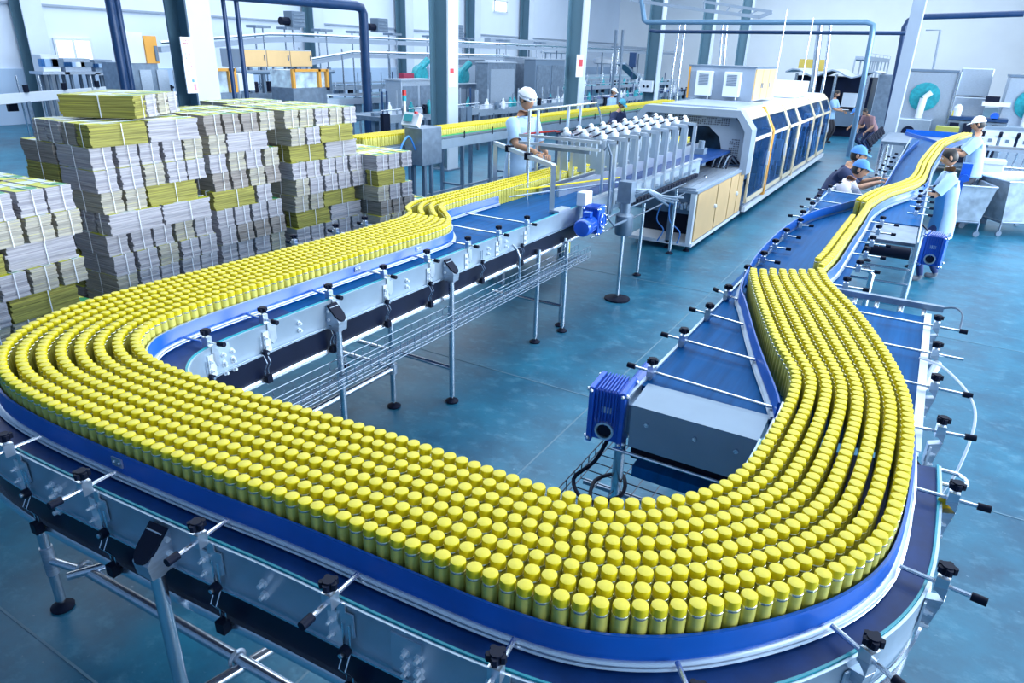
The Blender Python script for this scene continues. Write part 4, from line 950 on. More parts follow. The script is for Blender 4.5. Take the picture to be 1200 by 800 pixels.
MB().tube((-7.60, q0.y, q0.z), (-7.60, q0.y, q0.z + .5), .022, 8).build('beacon_post', WHITE, cbx); MB().tube((-7.60, q0.y, q0.z + .5), (-7.60, q0.y, q0.z + .58), .035, 10).build('red_beacon', M('red_lamp', (.6, .02, .02), .3), cbx); MB().tube((-7.60, q0.y, q0.z + .42), (-7.60, q0.y, q0.z + .5), .035, 10).build('green_beacon', TEAL, cbx)
for x in (-7.55, -7.32): MB().box2((x - .03, q0.y + .1, 0), (x + .03, q0.y + .16, q1.z)).build('stand_leg', GREY, cbx)
MB().ptube(smooth_path([(-7.4, q0.y, 1.1), (-7.3, q0.y - .3, 1.35), (-7.25, q0.y - .6, 1.1), (-7.2, q0.y - .7, .6), (-7.3, q0.y - .9, .25)], .05), .016, 6).build('blue_hose', AIR, cbx)
solo(MB().box2((-8.1, 8.75, .70), (-7.62, 9.3, 1.02)).box2((-7.9, 8.9, 0), (-7.8, 9.0, .7)), 'drive_unit', GREY, 'dark drive unit hanging under the near end of the rear conveyor', 'drive')
# ------------------------------------------------------------------ people
SKIN = M('skin', (.50, .27, .17), .5, 0, .06, 20); HAIR = M('black_hair', (.012, .011, .013), .5)
SHIRT_B = M('light_blue_cotton', (.30, .50, .76), .75, 0, .06, 14, .3); SHIRT_W = M('pale_lilac_cotton', (.60, .60, .70), .75, 0, .05, 14, .3)
COAT = M('white_blue_coat', (.38, .57, .82), .75, 0, .06, 12, .3); NAVYC = M('navy_cotton', (.010, .025, .09), .75, 0, .2, 14, .3)
TROUS = M('dark_blue_trousers', (.012, .035, .14), .75, 0, .15, 14, .3); GREYT = M('grey_trousers', (.10, .11, .14), .75, 0, .1, 14)
CAPW = M('white_cap_cloth', (.82, .86, .94), .7, 0, .03, 20); CAPB = M('blue_cap_cloth', (.08, .27, .70), .7, 0, .06, 20); SHOE = M('grey_shoe', (.16, .18, .22), .6); SHOE_D = M('dark_shoe', (.02, .02, .03), .5)
TEALC = M('teal_cap_cloth', (.05, .32, .45), .7); LIP = M('lips', (.42, .17, .13), .5); EYE = M('eye_white', (.8, .8, .8), .3); APRON = M('blue_apron', (.08, .34, .72), .65, 0, .05, 10)
def ik(a, b, l1, l2, hint):
    d = b - a; L = min(d.length, (l1 + l2) * .995); n = d.normalized(); x = (l1 * l1 - l2 * l2 + L * L) / (2 * L); h = math.sqrt(max(0, l1 * l1 - x * x))
    p = hint - n * hint.dot(n); p = p.normalized() if p.length > 1e-5 else Vector((0, 0, 1)); return a + n * x + p * h, a + n * L
def skin_mesh(name, V, E_, rad, root, sub=2):
    me = bpy.data.meshes.new(name); me.from_pydata([tuple(v) for v in V], E_, []); o = bpy.data.objects.new(name, me); COL.objects.link(o)
    o.modifiers.new('s', 'SKIN'); 
    for i, d in enumerate(me.skin_vertices[0].data): d.radius = (rad[i][0], rad[i][1]); d.use_root = (i == root)
    sb = o.modifiers.new('b', 'SUBSURF'); sb.levels = sub; sb.render_levels = sub
    dg = bpy.context.evaluated_depsgraph_get(); e = o.evaluated_get(dg); m2 = bpy.data.meshes.new_from_object(e)
    bpy.data.objects.remove(o); bpy.data.meshes.remove(me); return m2
def person(label, loc, face, H=1.68, lean=0.15, hands=None, feet=((-.11, .02), (.11, -.04)), shirt=SHIRT_B, trousers=TROUS, hat=None, hat_mat=CAPW, look=-.25, turn=0.0, hem=.50, shoe=SHOE_D, sleeve=.5, apron=False, stance=0.0):
    k = H / 1.70
    V = []; E_ = []; RD = []; Z = []
    def v(p, r, zone, par=None):
        V.append(Vector(p)); RD.append(r if isinstance(r, tuple) else (r, r)); Z.append(zone)
        if par is not None: E_.append((par, len(V) - 1))
        return len(V) - 1
    Lr = Matrix.Rotation(-lean, 3, 'X'); hip = Vector((0, 0, .93 * k - stance))
    def T(p): return hip + Lr @ (Vector(p) * k)
    pel = v(hip, (.155 * k, .115 * k), 's'); wa = v(T((0, 0, .14)), (.145 * k, .105 * k), 's', pel); ch = v(T((0, 0, .32)), (.165 * k, .12 * k), 's', wa); uc = v(T((0, 0, .45)), (.13 * k, .10 * k), 's', ch)
    nk = v(T((0, .0, .545)), (.052 * k, .055 * k), 's', uc); nk2 = v(T((0, .012, .62)), (.050 * k, .055 * k), 'h', nk)
    hands = hands or [(-.2, .25, .95), (.2, .25, .95)]
    fingers = []
    for s, hnd in zip((-1, 1), hands):
        sh = T((s * .175, 0, .475)); a = v(sh, .066 * k, 's', uc); hp = Vector(hnd) * k if not isinstance(hnd, Vector) else hnd
        el, wr = ik(sh, hp, .285 * k, .25 * k, Vector((s * .6, -.5, -.7)))
        b1 = v(sh.lerp(el, .5), .056 * k, 's', a); b2 = v(el, .045 * k, 's' if sleeve > .7 else 'k', b1); b3 = v(el.lerp(wr, .45), .042 * k, 'k', b2); b4 = v(wr, .027 * k, 'k', b3)
        d = (wr - el).normalized(); d = (d + Vector((0, 0, -.25))).normalized(); sd = d.cross(Vector((0, 0, 1))).normalized(); pm = v(wr + d * .055 * k, (.040 * k, .022 * k), 'k', b4); fingers.append((wr, d, sd, s))
    for s, ft in zip((-1, 1), feet):
        hj = hip + Vector((s * .09 * k, 0, -.05 * k)); an = Vector((ft[0] * k, ft[1] * k, .085 * k))
        kn, an = ik(hj, an, .44 * k, .42 * k, Vector((0, 1, 0)))
        t0 = v(hj + Vector((0, 0, -.06 * k)), .092 * k, 't', pel); t1 = v(hj.lerp(kn, .55), .080 * k, 't', t0); t2 = v(kn, .060 * k, 't', t1); t3 = v(kn.lerp(an, .35), .058 * k, 't', t2); t4 = v(an, .045 * k, 't', t3)
        f0 = v(an + Vector((0, .0, -.045 * k)), (.042 * k, .035 * k), 'f', t4); f1 = v(an + Vector((s * .015, .13 * k, -.05 * k)), (.042 * k, .03 * k), 'f', f0)
    me = skin_mesh('body', V, E_, RD, pel)
    bm = bmesh.new(); bm.from_mesh(me)
    # head: shaped ball with brow, nose, jaw and ears, joined onto the neck
    hc = T((0, .035, .735)); HR = Lr.inverted() @ Matrix.Identity(3) if False else Matrix.Rotation(turn, 3, 'Z') @ Matrix.Rotation(look, 3, 'X')
    hs_ = bmesh.ops.create_uvsphere(bm, u_segments=22, v_segments=16, radius=.1)['verts']
    headset = set(hs_)
    for q in hs_:
        p = q.co.copy(); x, y, z = p / .1
        w = .072 * (1 - .20 * max(0, -z) ** 1.5 - .04 * max(0, z)); dpt = .092; hgt = .112
        px, py, pz = x * w, y * dpt, z * hgt
        if y > 0.2: py -= .012 * max(0, -z - .2)
        fx = math.exp(-(x / .16) ** 2)
        if y > 0: py += .024 * fx * math.exp(-((z + .12) / .16) ** 2); py -= .008 * math.exp(-((abs(x) - .38) / .18) ** 2) * math.exp(-((z - .08) / .14) ** 2); py += .006 * math.exp(-(x / .25) ** 2) * math.exp(-((z + .50) / .08) ** 2); py += .006 * fx * math.exp(-((z + .85) / .15) ** 2)
        q.co = hc + HR @ (Vector((px, py, pz)) * k)
    for s in (-1, 1):
        r = bmesh.ops.create_uvsphere(bm, u_segments=8, v_segments=6, radius=.028 * k)['verts']; headset |= set(r)
        for q in r: p = q.co; q.co = hc + HR @ Vector((p.x * .35 + s * .073 * k, p.y * .7 - .005, p.z * 1.1 - .005))
    # fingers, each its own bent chain
    fm = MB()
    for wr, d, sd, s in fingers:
        up = sd.cross(d)
        for j, L in enumerate((.068, .076, .072, .058)):
            o = (j - 1.5) * .019 * k; b0 = wr + d * .075 * k + sd * o; c1 = b0 + d * L * .5 * k - up * .006 * k; c2 = c1 + d * L * .32 * k - up * .022 * k; c3 = c2 + d * L * .16 * k - up * .026 * k
            fm.ptube([b0, c1, c2, c3], [.0095 * k, .0092 * k, .0085 * k, .006 * k], 6)
        b0 = wr + d * .035 * k - sd * s * .030 * k; fm.ptube([b0, b0 + (d * .6 - sd * s * .8) * .035 * k, b0 + (d * .95 - sd * s * .45) * .065 * k], [.012 * k, .0105 * k, .007 * k], 6)
    nv = [bm.verts.new(p) for p in fm.v]; fset = set(nv)
    for f in fm.f: bm.faces.new([nv[i] for i in f])
    bm.verts.index_update()
    mats = [SKIN, shirt, trousers, shoe]; segs = [(V[a], V[b], Z[b]) for a, b in E_]
    hemz = hip.z - (.93 * k - hem * k) * .45 if False else hem * k
    for f in bm.faces:
        vs = f.verts
        if vs[0] in headset or vs[0] in fset: f.material_index = 0; f.smooth = True; continue
        c = f.calc_center_median(); best = (9, 's')
        for a, b, z in segs:
            ab = b - a; t = max(0, min(1, (c - a).dot(ab) / max(1e-9, ab.length_squared))); dd = (c - (a + ab * t)).length
            if dd < best[0]: best = (dd, z)
        z = best[1]; f.material_index = {'s': 1, 'h': 0, 'k': 0, 't': 2, 'f': 3}[z]; f.smooth = True
    bm.to_mesh(me); bm.free()
    for m in mats: me.materials.append(m)
    body = bpy.data.objects.new('person', me); COL.objects.link(body); body.location = loc; body.rotation_euler.z = face; OFF[body.name] = Vector(); tag(body, label, 'person')
    # clothing: loose coat skirt and short sleeves standing off the body
    sk = MB(); n = 20; zs = [(.44, 1.02), (.30, 1.10), (.14, 1.10), (0, 1.13), (-.10, 1.20), (-(.93 - hem) , 1.26)]
    ws = [(.155, .105), (.185, .135), (.172, .128), (.18, .135), (.185, .145), (.195, .155)]
    rings = []
    for (z, g), (wx, wy) in zip(zs, ws):
        for j in range(n):
            q = 2 * PI * j / n; wob = 1 + .025 * math.sin(q * 5 + z * 9)
            rings.append(T((wx * math.cos(q) * wob, wy * math.sin(q) * wob, z)) if z >= 0 else hip + Vector((wx * math.cos(q) * wob, wy * math.sin(q) * wob, z)) * k)
    fs = [(i * n + j, i * n + (j + 1) % n, (i + 1) * n + (j + 1) % n, (i + 1) * n + j) for i in range(len(zs) - 1) for j in range(n)]
    sk.add(rings, fs); sk.build('coat', shirt, body, smooth=True, off=Vector())
    if apron:
        ap = MB(); rg = []
        for (z, g), (wx, wy) in list(zip(zs, ws))[1:]:
            for j in range(9):
                q = PI * .12 + PI * .76 * j / 8; p = (wx * 1.05 * math.cos(q), wy * 1.06 * math.sin(q), z); rg.append(T(p) if z >= 0 else hip + Vector(p) * k)
        ap.add(rg, [(i * 9 + j, i * 9 + j + 1, (i + 1) * 9 + j + 1, (i + 1) * 9 + j) for i in range(4) for j in range(8)]); ap.build('apron', APRON, body, smooth=True, off=Vector())
    for s, hnd in zip((-1, 1), hands):
        sh = T((s * .165, 0, .485)); hp = Vector(hnd) * k; el, wr = ik(sh, hp, .285 * k, .25 * k, Vector((s * .6, -.5, -.7)))
        sl = MB().ptube([sh - (el - sh) * .12, sh, sh.lerp(el, .5), sh.lerp(el, .86)] + ([el, el.lerp(wr, .8)] if sleeve > .7 else []), [.06 * k, .083 * k, .074 * k, .070 * k] + ([.064 * k, .05 * k] if sleeve > .7 else []), 12, cap=False); sl.build('sleeve', shirt, body, smooth=True, off=Vector())
    # collar, eyes, brows, mouth
    cl = MB().ptube([T((.066 * math.cos(q), .062 * math.sin(q) + .0, .535 + .012 * math.sin(q))) for q in [2 * PI * j / 14 for j in range(14)]], .014 * k, 6, closed=True); cl.build('collar', shirt, body, smooth=True, off=Vector())
    def Hp(x, y, z): return hc + HR @ (Vector((x, y, z)) * k)
    for s in (-1, 1):
        e = MB().sph(Hp(s * .028, .078, .009), .0115 * k, 8, 6); e.build('eye', EYE, body, smooth=True, off=Vector())
        MB().sph(Hp(s * .028, .0868, .009), .0052 * k, 6, 5).build('iris', HAIR, body, off=Vector()); MB().ptube([Hp(s * .013, .088, .030), Hp(s * .030, .088, .034), Hp(s * .045, .078, .028)], .0035 * k, 5).build('eyebrow', HAIR, body, off=Vector())
    MB().ptube([Hp(-.022, .083, -.055), Hp(0, .091, -.053), Hp(.022, .083, -.055)], .0048 * k, 5).build('mouth', LIP, body, off=Vector())
    # hair shell: upper and back part of the head
    hm = MB(); vs = []; fs = []; nu, nv_ = 20, 8
    for i in range(nv_ + 1):
        for j in range(nu):
            q = 2 * PI * j / nu; front = max(0, math.sin(q)); zmin = -.55 + 1.0 * front ** .6 if hat != 'bouffant' else -.35 + .7 * front
            z = 1 - (1 - zmin) * i / nv_; z = max(-1, min(1, z)); rr = math.sqrt(max(0, 1 - z * z)); vs.append(Hp(rr * math.cos(q) * .078, rr * math.sin(q) * .098 - .004, z * .119))
    for i in range(nv_):
        for j in range(nu): fs.append((i * nu + j, i * nu + (j + 1) % nu, (i + 1) * nu + (j + 1) % nu, (i + 1) * nu + j))
    hm.add(vs, fs).build('hair', HAIR, body, smooth=True, off=Vector())
    if hat:
        ht = MB(); vs = []; fs = []; big = {'cap': 1.08, 'bouffant': 1.36}[hat]
        for i in range(7):
            for j in range(nu):
                q = 2 * PI * j / nu; z = 1 - (1 - (.18 if hat == 'cap' else .10)) * i / 6; rr = math.sqrt(max(0, 1 - z * z)); puff = big * (1 + (.05 * math.sin(7 * q) if hat == 'bouffant' else 0))
                if hat == 'bouffant' and i >= 5: puff = 1.08
                vs.append(Hp(rr * math.cos(q) * .080 * puff, rr * math.sin(q) * .100 * puff - .006 - (.012 if hat == 'bouffant' else 0), z * .122 * (1.06 if hat == 'cap' else 1.12) + (.004)))
        for i in range(6):
            for j in range(nu): fs.append((i * nu + j, i * nu + (j + 1) % nu, (i + 1) * nu + (j + 1) % nu, (i + 1) * nu + j))
        c = ht.add(vs, fs).build('cap', hat_mat, body, smooth=True, off=Vector())
        br = MB(); pts = [(.070 * math.cos(q), .086 + .075 * math.sin(q), .030 - .02 * math.sin(q)) for q in [PI * j / 10 for j in range(11)]]
        if hat == 'cap':
            br.add([Hp(*p) for p in pts] + [Hp(p[0], p[1], p[2] - .006) for p in pts], [tuple(range(10, -1, -1)), tuple(range(11, 22))] + [(i, (i + 1) % 11, 11 + (i + 1) % 11, 11 + i) for i in range(11)]); br.build('peak', hat_mat, c, off=Vector())
        else:
            br.ptube([Hp(.084 * math.cos(q), .104 * math.sin(q) - .006, .022) for q in [2 * PI * j / 18 for j in range(18)]], .008 * k, 6, closed=True); br.build('cap_band', hat_mat, c, off=Vector())
    return body
# the two beside the right-hand belt, the four beyond, the one at the portal frame
person('dark-haired worker in light blue coat with blue apron at the right of the belt', (.36, 10.45, 0), PI / 2 + .15, 1.64, .12, [(-.10, .42, 1.26), (.14, .36, 1.22)], shirt=COAT, trousers=TROUS, look=-.35, hem=.62, shoe=SHOE, apron=True, feet=((-.12, .12), (.12, -.10)))
person('worker in white cap and pale blue shirt standing behind the white crate', (.74, 14.6, 0), PI / 2, 1.80, .10, [(-.14, .44, 1.22), (.14, .46, 1.22)], shirt=COAT, trousers=GREYT, hat='cap', hat_mat=CAPW, look=-.2, hem=.86)
person('worker in blue cap and pale lilac shirt bending over the belt', (-.98, 9.55, 0), -PI / 2 - .1, 1.62, .42, [(-.15, .52, 1.22), (.12, .50, 1.24)], shirt=SHIRT_W, trousers=TROUS, hat='cap', hat_mat=CAPB, look=-.15, hem=.82, stance=.05)
person('worker in blue cap and navy shirt half hidden behind the lilac shirt', (-1.08, 10.15, 0), -PI / 2, 1.66, .40, [(-.15, .60, 1.30), (.10, .62, 1.28)], shirt=NAVYC, trousers=TROUS, hat='cap', hat_mat=CAPB, look=-.1, hem=.82)
person('worker in white bouffant cap and light blue coat leaning on the portal frame', (-4.36, 7.55, .42), -PI / 2 - .30, 1.76, .12, [(-.10, .36, 1.10), (.20, .46, 1.14)], shirt=COAT, trousers=TROUS, hat='bouffant', hat_mat=CAPW, look=-.3, hem=.72)
person('worker in teal cap and navy shirt behind the silver posts', (-6.72, 16.2, 0), -PI / 2 - .3, 1.66, .25, [(-.2, .38, 1.1), (.2, .38, 1.1)], shirt=NAVYC, hat='cap', hat_mat=TEALC, look=-.45, hem=.82)
person('stooping worker in dark navy shirt behind the silver posts, head hidden', (*P(692, 150, 1.05)[:2], 0), -PI / 2 - .2, 1.60, .95, [(-.2, .55, .9), (.2, .55, .9)], shirt=NAVYC, hat='cap', hat_mat=NAVYC, look=-.7, hem=.82, stance=.05)
person('worker in white cap far behind the rear yellow conveyor near a switch box', (-9.1, 21.5, 0), -PI / 2, 1.64, .1, None, shirt=SHIRT_B, hat='cap', hat_mat=CAPW, hem=.85)
pr = person('worker in light blue shirt reading a sheet of paper beyond the glass doors', (-3.25, 27.5, 0), -PI / 2 - .2, 1.70, .05, [(-.12, .38, 1.12), (.12, .38, 1.12)], shirt=SHIRT_B, trousers=M('dark_trousers', (.02, .02, .03), .8), look=-.35, hem=.86, shoe=SHOE_D)
solo(MB().box((-2.80, 27.4, 1.16), (.21, .29, .004), .2), 'paper_sheet', WHITE, 'white sheet of paper held by the distant worker beyond the glass doors', 'paper')
person('crouching worker in dark blue beside the pale slanted pole', (-1.95, 26.5, 0), PI / 2 + .6, 1.66, .75, [(-.2, .5, .7), (.2, .5, .7)], shirt=NAVYC, trousers=NAVYC, hat='cap', hat_mat=CAPB, look=-.4, stance=.25, hem=.84)
person('stooping worker in dusty pink shirt beside the pale slanted pole', (-1.70, 25.6, 0), PI / 2 + .9, 1.62, .7, [(-.2, .5, .7), (.2, .5, .7)], shirt=M('dusty_pink', (.35, .20, .22), .8), trousers=NAVYC, look=-.4, stance=.15, hem=.84)
# ------------------------------------------------------------------ things along the left wall and beyond the inner columns
def solid(name, label, cat, x, u0, v0, u1, v1, depth, mat, ground=False, group=None, bevel=.01):
    """a cabinet whose +x face is seen at the given place of the photograph; returns the thing and its bounds"""
    a = PX(u0, v0, x); b = PX(u1, v1, x); c = PX(u0, v1, x)
    z0 = 0.0 if ground else c.z; z1 = a.z
    t = thing(name, label, cat, (x - depth / 2, (a.y + b.y) / 2, z0), group)
    MB().box2((x - depth, a.y, z0 + (.12 if ground else 0)), (x, b.y, z1)).build('body', mat, t, bevel=bevel)
    if ground:
        for yy in (a.y + .1, b.y - .1):
            for xx in (x - .1, x - depth + .1): MB().box2((xx - .04, yy - .04, 0), (xx + .04, yy + .04, .13)).build('leg', GREY, t)
    return t, a.y, b.y, z0, z1
def rack(name, label, x, y0, y1, z, w, mat_belt, leg_step=1.2, rail=True, cat='conveyor', d=.10, legmat=None, rails=3):
    t = thing(name, label, cat, (x - w / 2, (y0 + y1) / 2, 0))
    MB().box2((x - w, y0, z - d), (x, y1, z)).build('belt', mat_belt, t); MB().box2((x, y0, z - d - .06), (x + .02, y1, z + .03)).build('side_plate', STEEL, t); MB().box2((x - w - .02, y0, z - d - .06), (x - w, y1, z + .03)).build('side_plate', STEEL, t)
    n = max(1, int((y1 - y0) / leg_step))
    for k in range(n + 1):
        y = y0 + (y1 - y0) * k / n
        for xx in (x, x - w): MB().box2((xx - .03, y - .03, 0), (xx + .03, y + .03, z - d)).build('leg', legmat or STEEL, t)
        if rail: MB().tube((x + .03, y, z), (x + .03, y, z + .16), .012, 5).build('rail_post', PIPE, t)
    for j in range(rails): MB().tube((x + .02, y0, .25 + j * (z - .5) / max(1, rails)), (x + .02, y1, .25 + j * (z - .5) / max(1, rails)), .018, 5).build('tie_bar', PIPE, t)
    if rail: MB().tube((x + .03, y0, z + .15), (x + .03, y1, z + .15), .014, 6).build('guide_rail', PIPE, t)
    return t
# long white rail conveyor at the far left, with black clamps
wr_ = thing('white_rail_conveyor', 'long white side rail with black clamps passing behind the cardboard piles', 'conveyor', (-20.5, 12, 0))
pa, pb = P(-20, 118, 1.2), P(178, 102, 1.2)
MB().bar((pa.x, pa.y, 1.2), (pb.x, pb.y, 1.2), .05, .24).build('rail', WHITE, wr_)
MB().bar((pa.x - .6, pa.y + .2, 1.12), (pb.x - .6, pb.y + .2, 1.12), .9, .10).build('belt', STEEL_D, wr_)
for k in range(6):
    q = pa.lerp(pb, k / 5); MB().tube((q.x + .03, q.y, 1.32), (q.x + .03, q.y, 1.50), .07, 8).build('clamp', BLACK, wr_); MB().box2((q.x - .04, q.y - .04, 0), (q.x + .04, q.y + .04, 1.1)).build('leg', STEEL_D, wr_)
solo(MB().box2((pb.x - .2, pb.y - .4, 1.0), (pb.x + .25, pb.y + .3, 1.28)).lathe([(.16, 0), (.16, .12), (.05, .14), (.05, .3), (.2, .3), (.2, .36)], (pb.x, pb.y, 1.28), 10).box2((pb.x - .1, pb.y - .1, 0), (pb.x + .1, pb.y + .1, 1.0)), 'valve_head', BLACK, 'dark valve fitting at the right end of the long white rail', 'fitting')
# small filling machines on legs below the left window
lm = [('filling_head_machine', 'small machine with pale panels on thin legs directly below the bright window', 47, 64, 72, 84, WHITE), ('bottle_table', 'grey low machine body on thin legs right of the bright window', 74, 68, 108, 84, STEEL), ('filter_unit', 'stainless filter unit standing left of the double black pipe', 110, 70, 134, 85, STEEL_D)]
for nm, lb, u0, v0, u1, v1, mt in lm:
    t, y0, y1, z0, z1 = solid(nm, lb, 'machine', -24.4, u0, v0, u1, v1, .55, mt)
    for yy in (y0 + .15, y1 - .15):
        for xx in (-24.45, -24.9): MB().box2((xx - .04, yy - .04, 0), (xx + .04, yy + .04, z0)).build('leg', GREY, t)
    for j in range(3): yy = y0 + (y1 - y0) * (j + .5) / 3; MB().box2((-24.4, yy - .2, z0 + .15), (-24.36, yy + .2, z1 - .12)).build('panel', [GLASS, WHITE, GREY][j], t)
    MB().box2((-24.98, y0 - .15, z0 - .08), (-24.2, y1 + .15, z0)).build('table', STEEL, t)
t, y0, y1, z0, z1 = solid('bottle_washer', 'grey washer cabinet with an orange window frame left of the thick near column', 'machine', -17.0, 152, 74, 190, 108, 1.2, STEEL_D, ground=True)
MB().box2((-17.0, y0 + .4, z1), (-16.9, y1, z1 + .62)).build('orange_frame', ORANGE, t); MB().box2((-16.9, y0 + .7, z1 + .05), (-16.87, y1 - .1, z1 + .4)).build('window', GREY, t); MB().box2((-17.05, y0 - .1, z1), (-16.95, y0 + .4, z1 + .7)).build('side_panel', WHITE, t)
for j in range(4): MB().box2((-17.0, y0 + .2 + j * .45, .5), (-16.97, y0 + .5 + j * .45, z1 - .15)).build('door', STEEL, t)
# double dark pipes and the black pipe arch
def pipe(label, pts, r, mat=DKBLUE, n=10, flanges=True):
    t = thing('overhead_pipe', label, 'pipe', tuple(Vector((pts[0].x, pts[0].y, 0)))); MB().ptube(pts, r, n).build('pipe', mat, t, smooth=True)
    if flanges:
        for p in (pts[0], pts[-1]):
            f = MB().lathe([(r * 1.7, 0), (r * 1.7, .03)], (p.x, p.y, max(0, p.z - .015)), 12); f.build('flange', mat, t)
    return t
def vp(x, u, v, z0=0, z1=6.0):
    p = PX(u, v, x); return [Vector((x, p.y, z0)), Vector((x, p.y, z1))]
pipe('left pipe of the two dark vertical pipes between the window and the near column', vp(-16, 139, 60), .10)
pipe('right slimmer pipe of the two dark vertical pipes between the window and the near column', vp(-16, 147, 60), .07)
top = PX(425, 5, -13); vy = top.y
pipe('thick black pipe arch turning down behind the middle cardboard pile', [Vector((-13, 4, 3.52)), Vector((-13, vy - .25, 3.60)), Vector((-13, vy - .08, 3.57)), Vector((-13, vy, 3.45)), Vector((-13, vy, 0))], .115)
for u, w in ((246, .05), (266, .045), (281, .05)): pipe(['thin', 'second thin', 'third thin'][(u > 250) + (u > 270)] + ' dark upright pipe hanging under the black pipe arch', vp(-13.2, u, 40, 1.5, 3.5), w, flanges=False)
MB().tube((-13.2, PX(246, 40, -13.2).y, 1.52), (-13.2, PX(281, 40, -13.2).y, 1.52), .03, 6).build('overhead_pipe_link', DKBLUE, bpy.data.objects['overhead_pipe.005'])
# tan cabinets on the machine with rollers, orange framed hoods
t, y0, y1, z0, z1 = solid('tan_cabinet', 'row of three tan cabinet doors raised on a roller machine below the black pipe arch', 'cabinet', -18, 281, 57, 366, 79, .9, LIGHTGREY)
w3 = (y1 - y0) / 3
for j in range(3):
    d = MB().box2((-18, y0 + w3 * j + .02, z0 + .03), (-17.97, y0 + w3 * (j + 1) - .02, z1 - .03)).build('door', TAN, t); MB().tube((-17.95, y0 + w3 * (j + .9), z0 + .2), (-17.95, y0 + w3 * (j + .9), z0 + .35), .02, 6).build('handle', GREY, d)
cab_z = z0
rm = thing('roller_machine', 'dark roller machine with steel posts under the tan cabinets', 'machine', (-18, 15.5, 0))
ya, yb = PX(283, 80, -17.8).y, PX(392, 102, -17.8).y
MB().box2((-18.9, ya, 1.1), (-17.9, yb, 1.28)).build('bed', STEEL_D, rm); MB().tube((-17.8, ya, 1.88), (-17.8, yb, 1.88), .06, 8).build('roller', GREY, rm)
for k in range(9): y = ya + (yb - ya) * k / 8; MB().box2((-18.05, y - .05, 0), (-17.95, y + .05, cab_z)).build('post', GREY if k % 3 else STEEL, rm)
for k in range(6): MB().lathe([(.15, 0), (.15, .3)], (-18.1, ya + .6 + k * .6, 1.3), 10).build('spool', BLACK, rm)
for (u0, v0, u1, v1, lb) in ((234, 80, 276, 108, 'clear film hood in an orange frame beside the white notice column'), (342, 81, 383, 102, 'clear film hood in an orange frame left of the thick black pipe')):
    a = PX(u0, v0, -14.0); b = PX(u1, v1, -14.0); t = thing('film_hood', lb, 'machine hood', (-14.4, (a.y + b.y) / 2, 0), 'orange framed hoods')
    MB().box2((-14.8, a.y, b.z), (-14.02, b.y, a.z - .03)).build('film', M('clear_film', (.55, .68, .85), .15, 0, .35, 5), t)
    for yy in (a.y, (a.y + b.y) / 2 + .3, b.y): MB().box2((-14.02, yy - .04, b.z), (-13.94, yy + .04, a.z)).build('frame_post', ORANGE, t)
    MB().box2((-14.02, a.y, a.z - .06), (-13.94, b.y, a.z)).build('frame_top', ORANGE, t); MB().box2((-14.8, a.y, 0), (-14.02, b.y, b.z)).build('base', STEEL_D, t)
a = PX(279, 87, -14.5); b = PX(299, 106, -14.5); solo(MB().box2((-14.8, a.y, b.z), (-14.5, b.y, a.z)).box2((-14.7, a.y + .2, 0), (-14.6, a.y + .3, b.z)), 'white_switch_box', WHITE, 'white square switch box on a post between the two orange framed hoods', 'box')
# grey louvred panel on its bracket
a = PX(230, 44, -15.5); b = PX(249, 62, -15.5); t = thing('louvred_panel', 'small tilted grey louvred panel beside the thick near column', 'panel', (-15.5, a.y, 0))
MB().box(((-15.5), (a.y + b.y) / 2, (a.z + b.z) / 2), (.10, b.y - a.y, a.z - b.z), rot=Matrix.Rotation(-.25, 3, 'X')).build('panel', LIGHTGREY, t); MB().box2((-15.55, a.y + .2, 0), (-15.45, a.y + .3, b.z)).build('post', GREY, t)
for j in range(5): MB().box((-15.44, (a.y + b.y) / 2, b.z + (a.z - b.z) * (j + .5) / 5), (.02, (b.y - a.y) * .8, .02), rot=Matrix.Rotation(-.25, 3, 'X')).build('louvre', GREY, t)
# teal chain conveyors
def loop(label, pts, z=1.15, w=.38):
    path = smooth_path(pts, .25); t = thing('teal_conveyor', label, 'conveyor', (pts[0][0], pts[0][1], 0))
    MB().sweep(path, [(-w / 2, z - .08), (w / 2, z - .08), (w / 2, z), (-w / 2, z)], 1).build('chain', TEALBELT, t)
    for s in (-1, 1):
        MB().sweep(path, [(s * w / 2, z - .12), (s * (w / 2 + .03), z - .12), (s * (w / 2 + .03), z + .05), (s * w / 2, z + .05)], 1).build('side_plate', STEEL, t)
        MB().sweep(path, [(s * (w / 2 + .02), z + .13), (s * (w / 2 + .05), z + .13), (s * (w / 2 + .05), z + .17), (s * (w / 2 + .02), z + .17)], 1).build('guide_rail', ALU, t)
    for k in range(0, len(path), 6):
        p = path[k]; MB().tube((p.x, p.y, 0), (p.x, p.y, z - .1), .035, 6).build('leg', STEEL, t); MB().tube((p.x + w / 2 + .06, p.y, z - .1), (p.x + w / 2 + .06, p.y, z + .2), .016, 5).build('rail_post', PIPE, t)
    return t
loop('pale teal chain conveyor running straight below the tan cabinets', [(-21.2, 15.5), (-21.3, 20), (-21.3, 24), (-21.6, 27.5)], 1.15)
loop('pale teal chain conveyor with a rounded near end behind the cardboard piles', [(-17.2, 16.2), (-17.0, 15.5), (-16.4, 15.25), (-15.8, 17), (-15.7, 21), (-15.6, 30)], 1.15)
loop('long teal chain conveyor in the far middle beyond the thick columns', [(-15.2, 30.5), (-15.2, 46)], 1.22, .9)
loop('second teal chain conveyor farther back behind the long middle one', [(-18.5, 30), (-18.5, 50)], 1.35, .9)
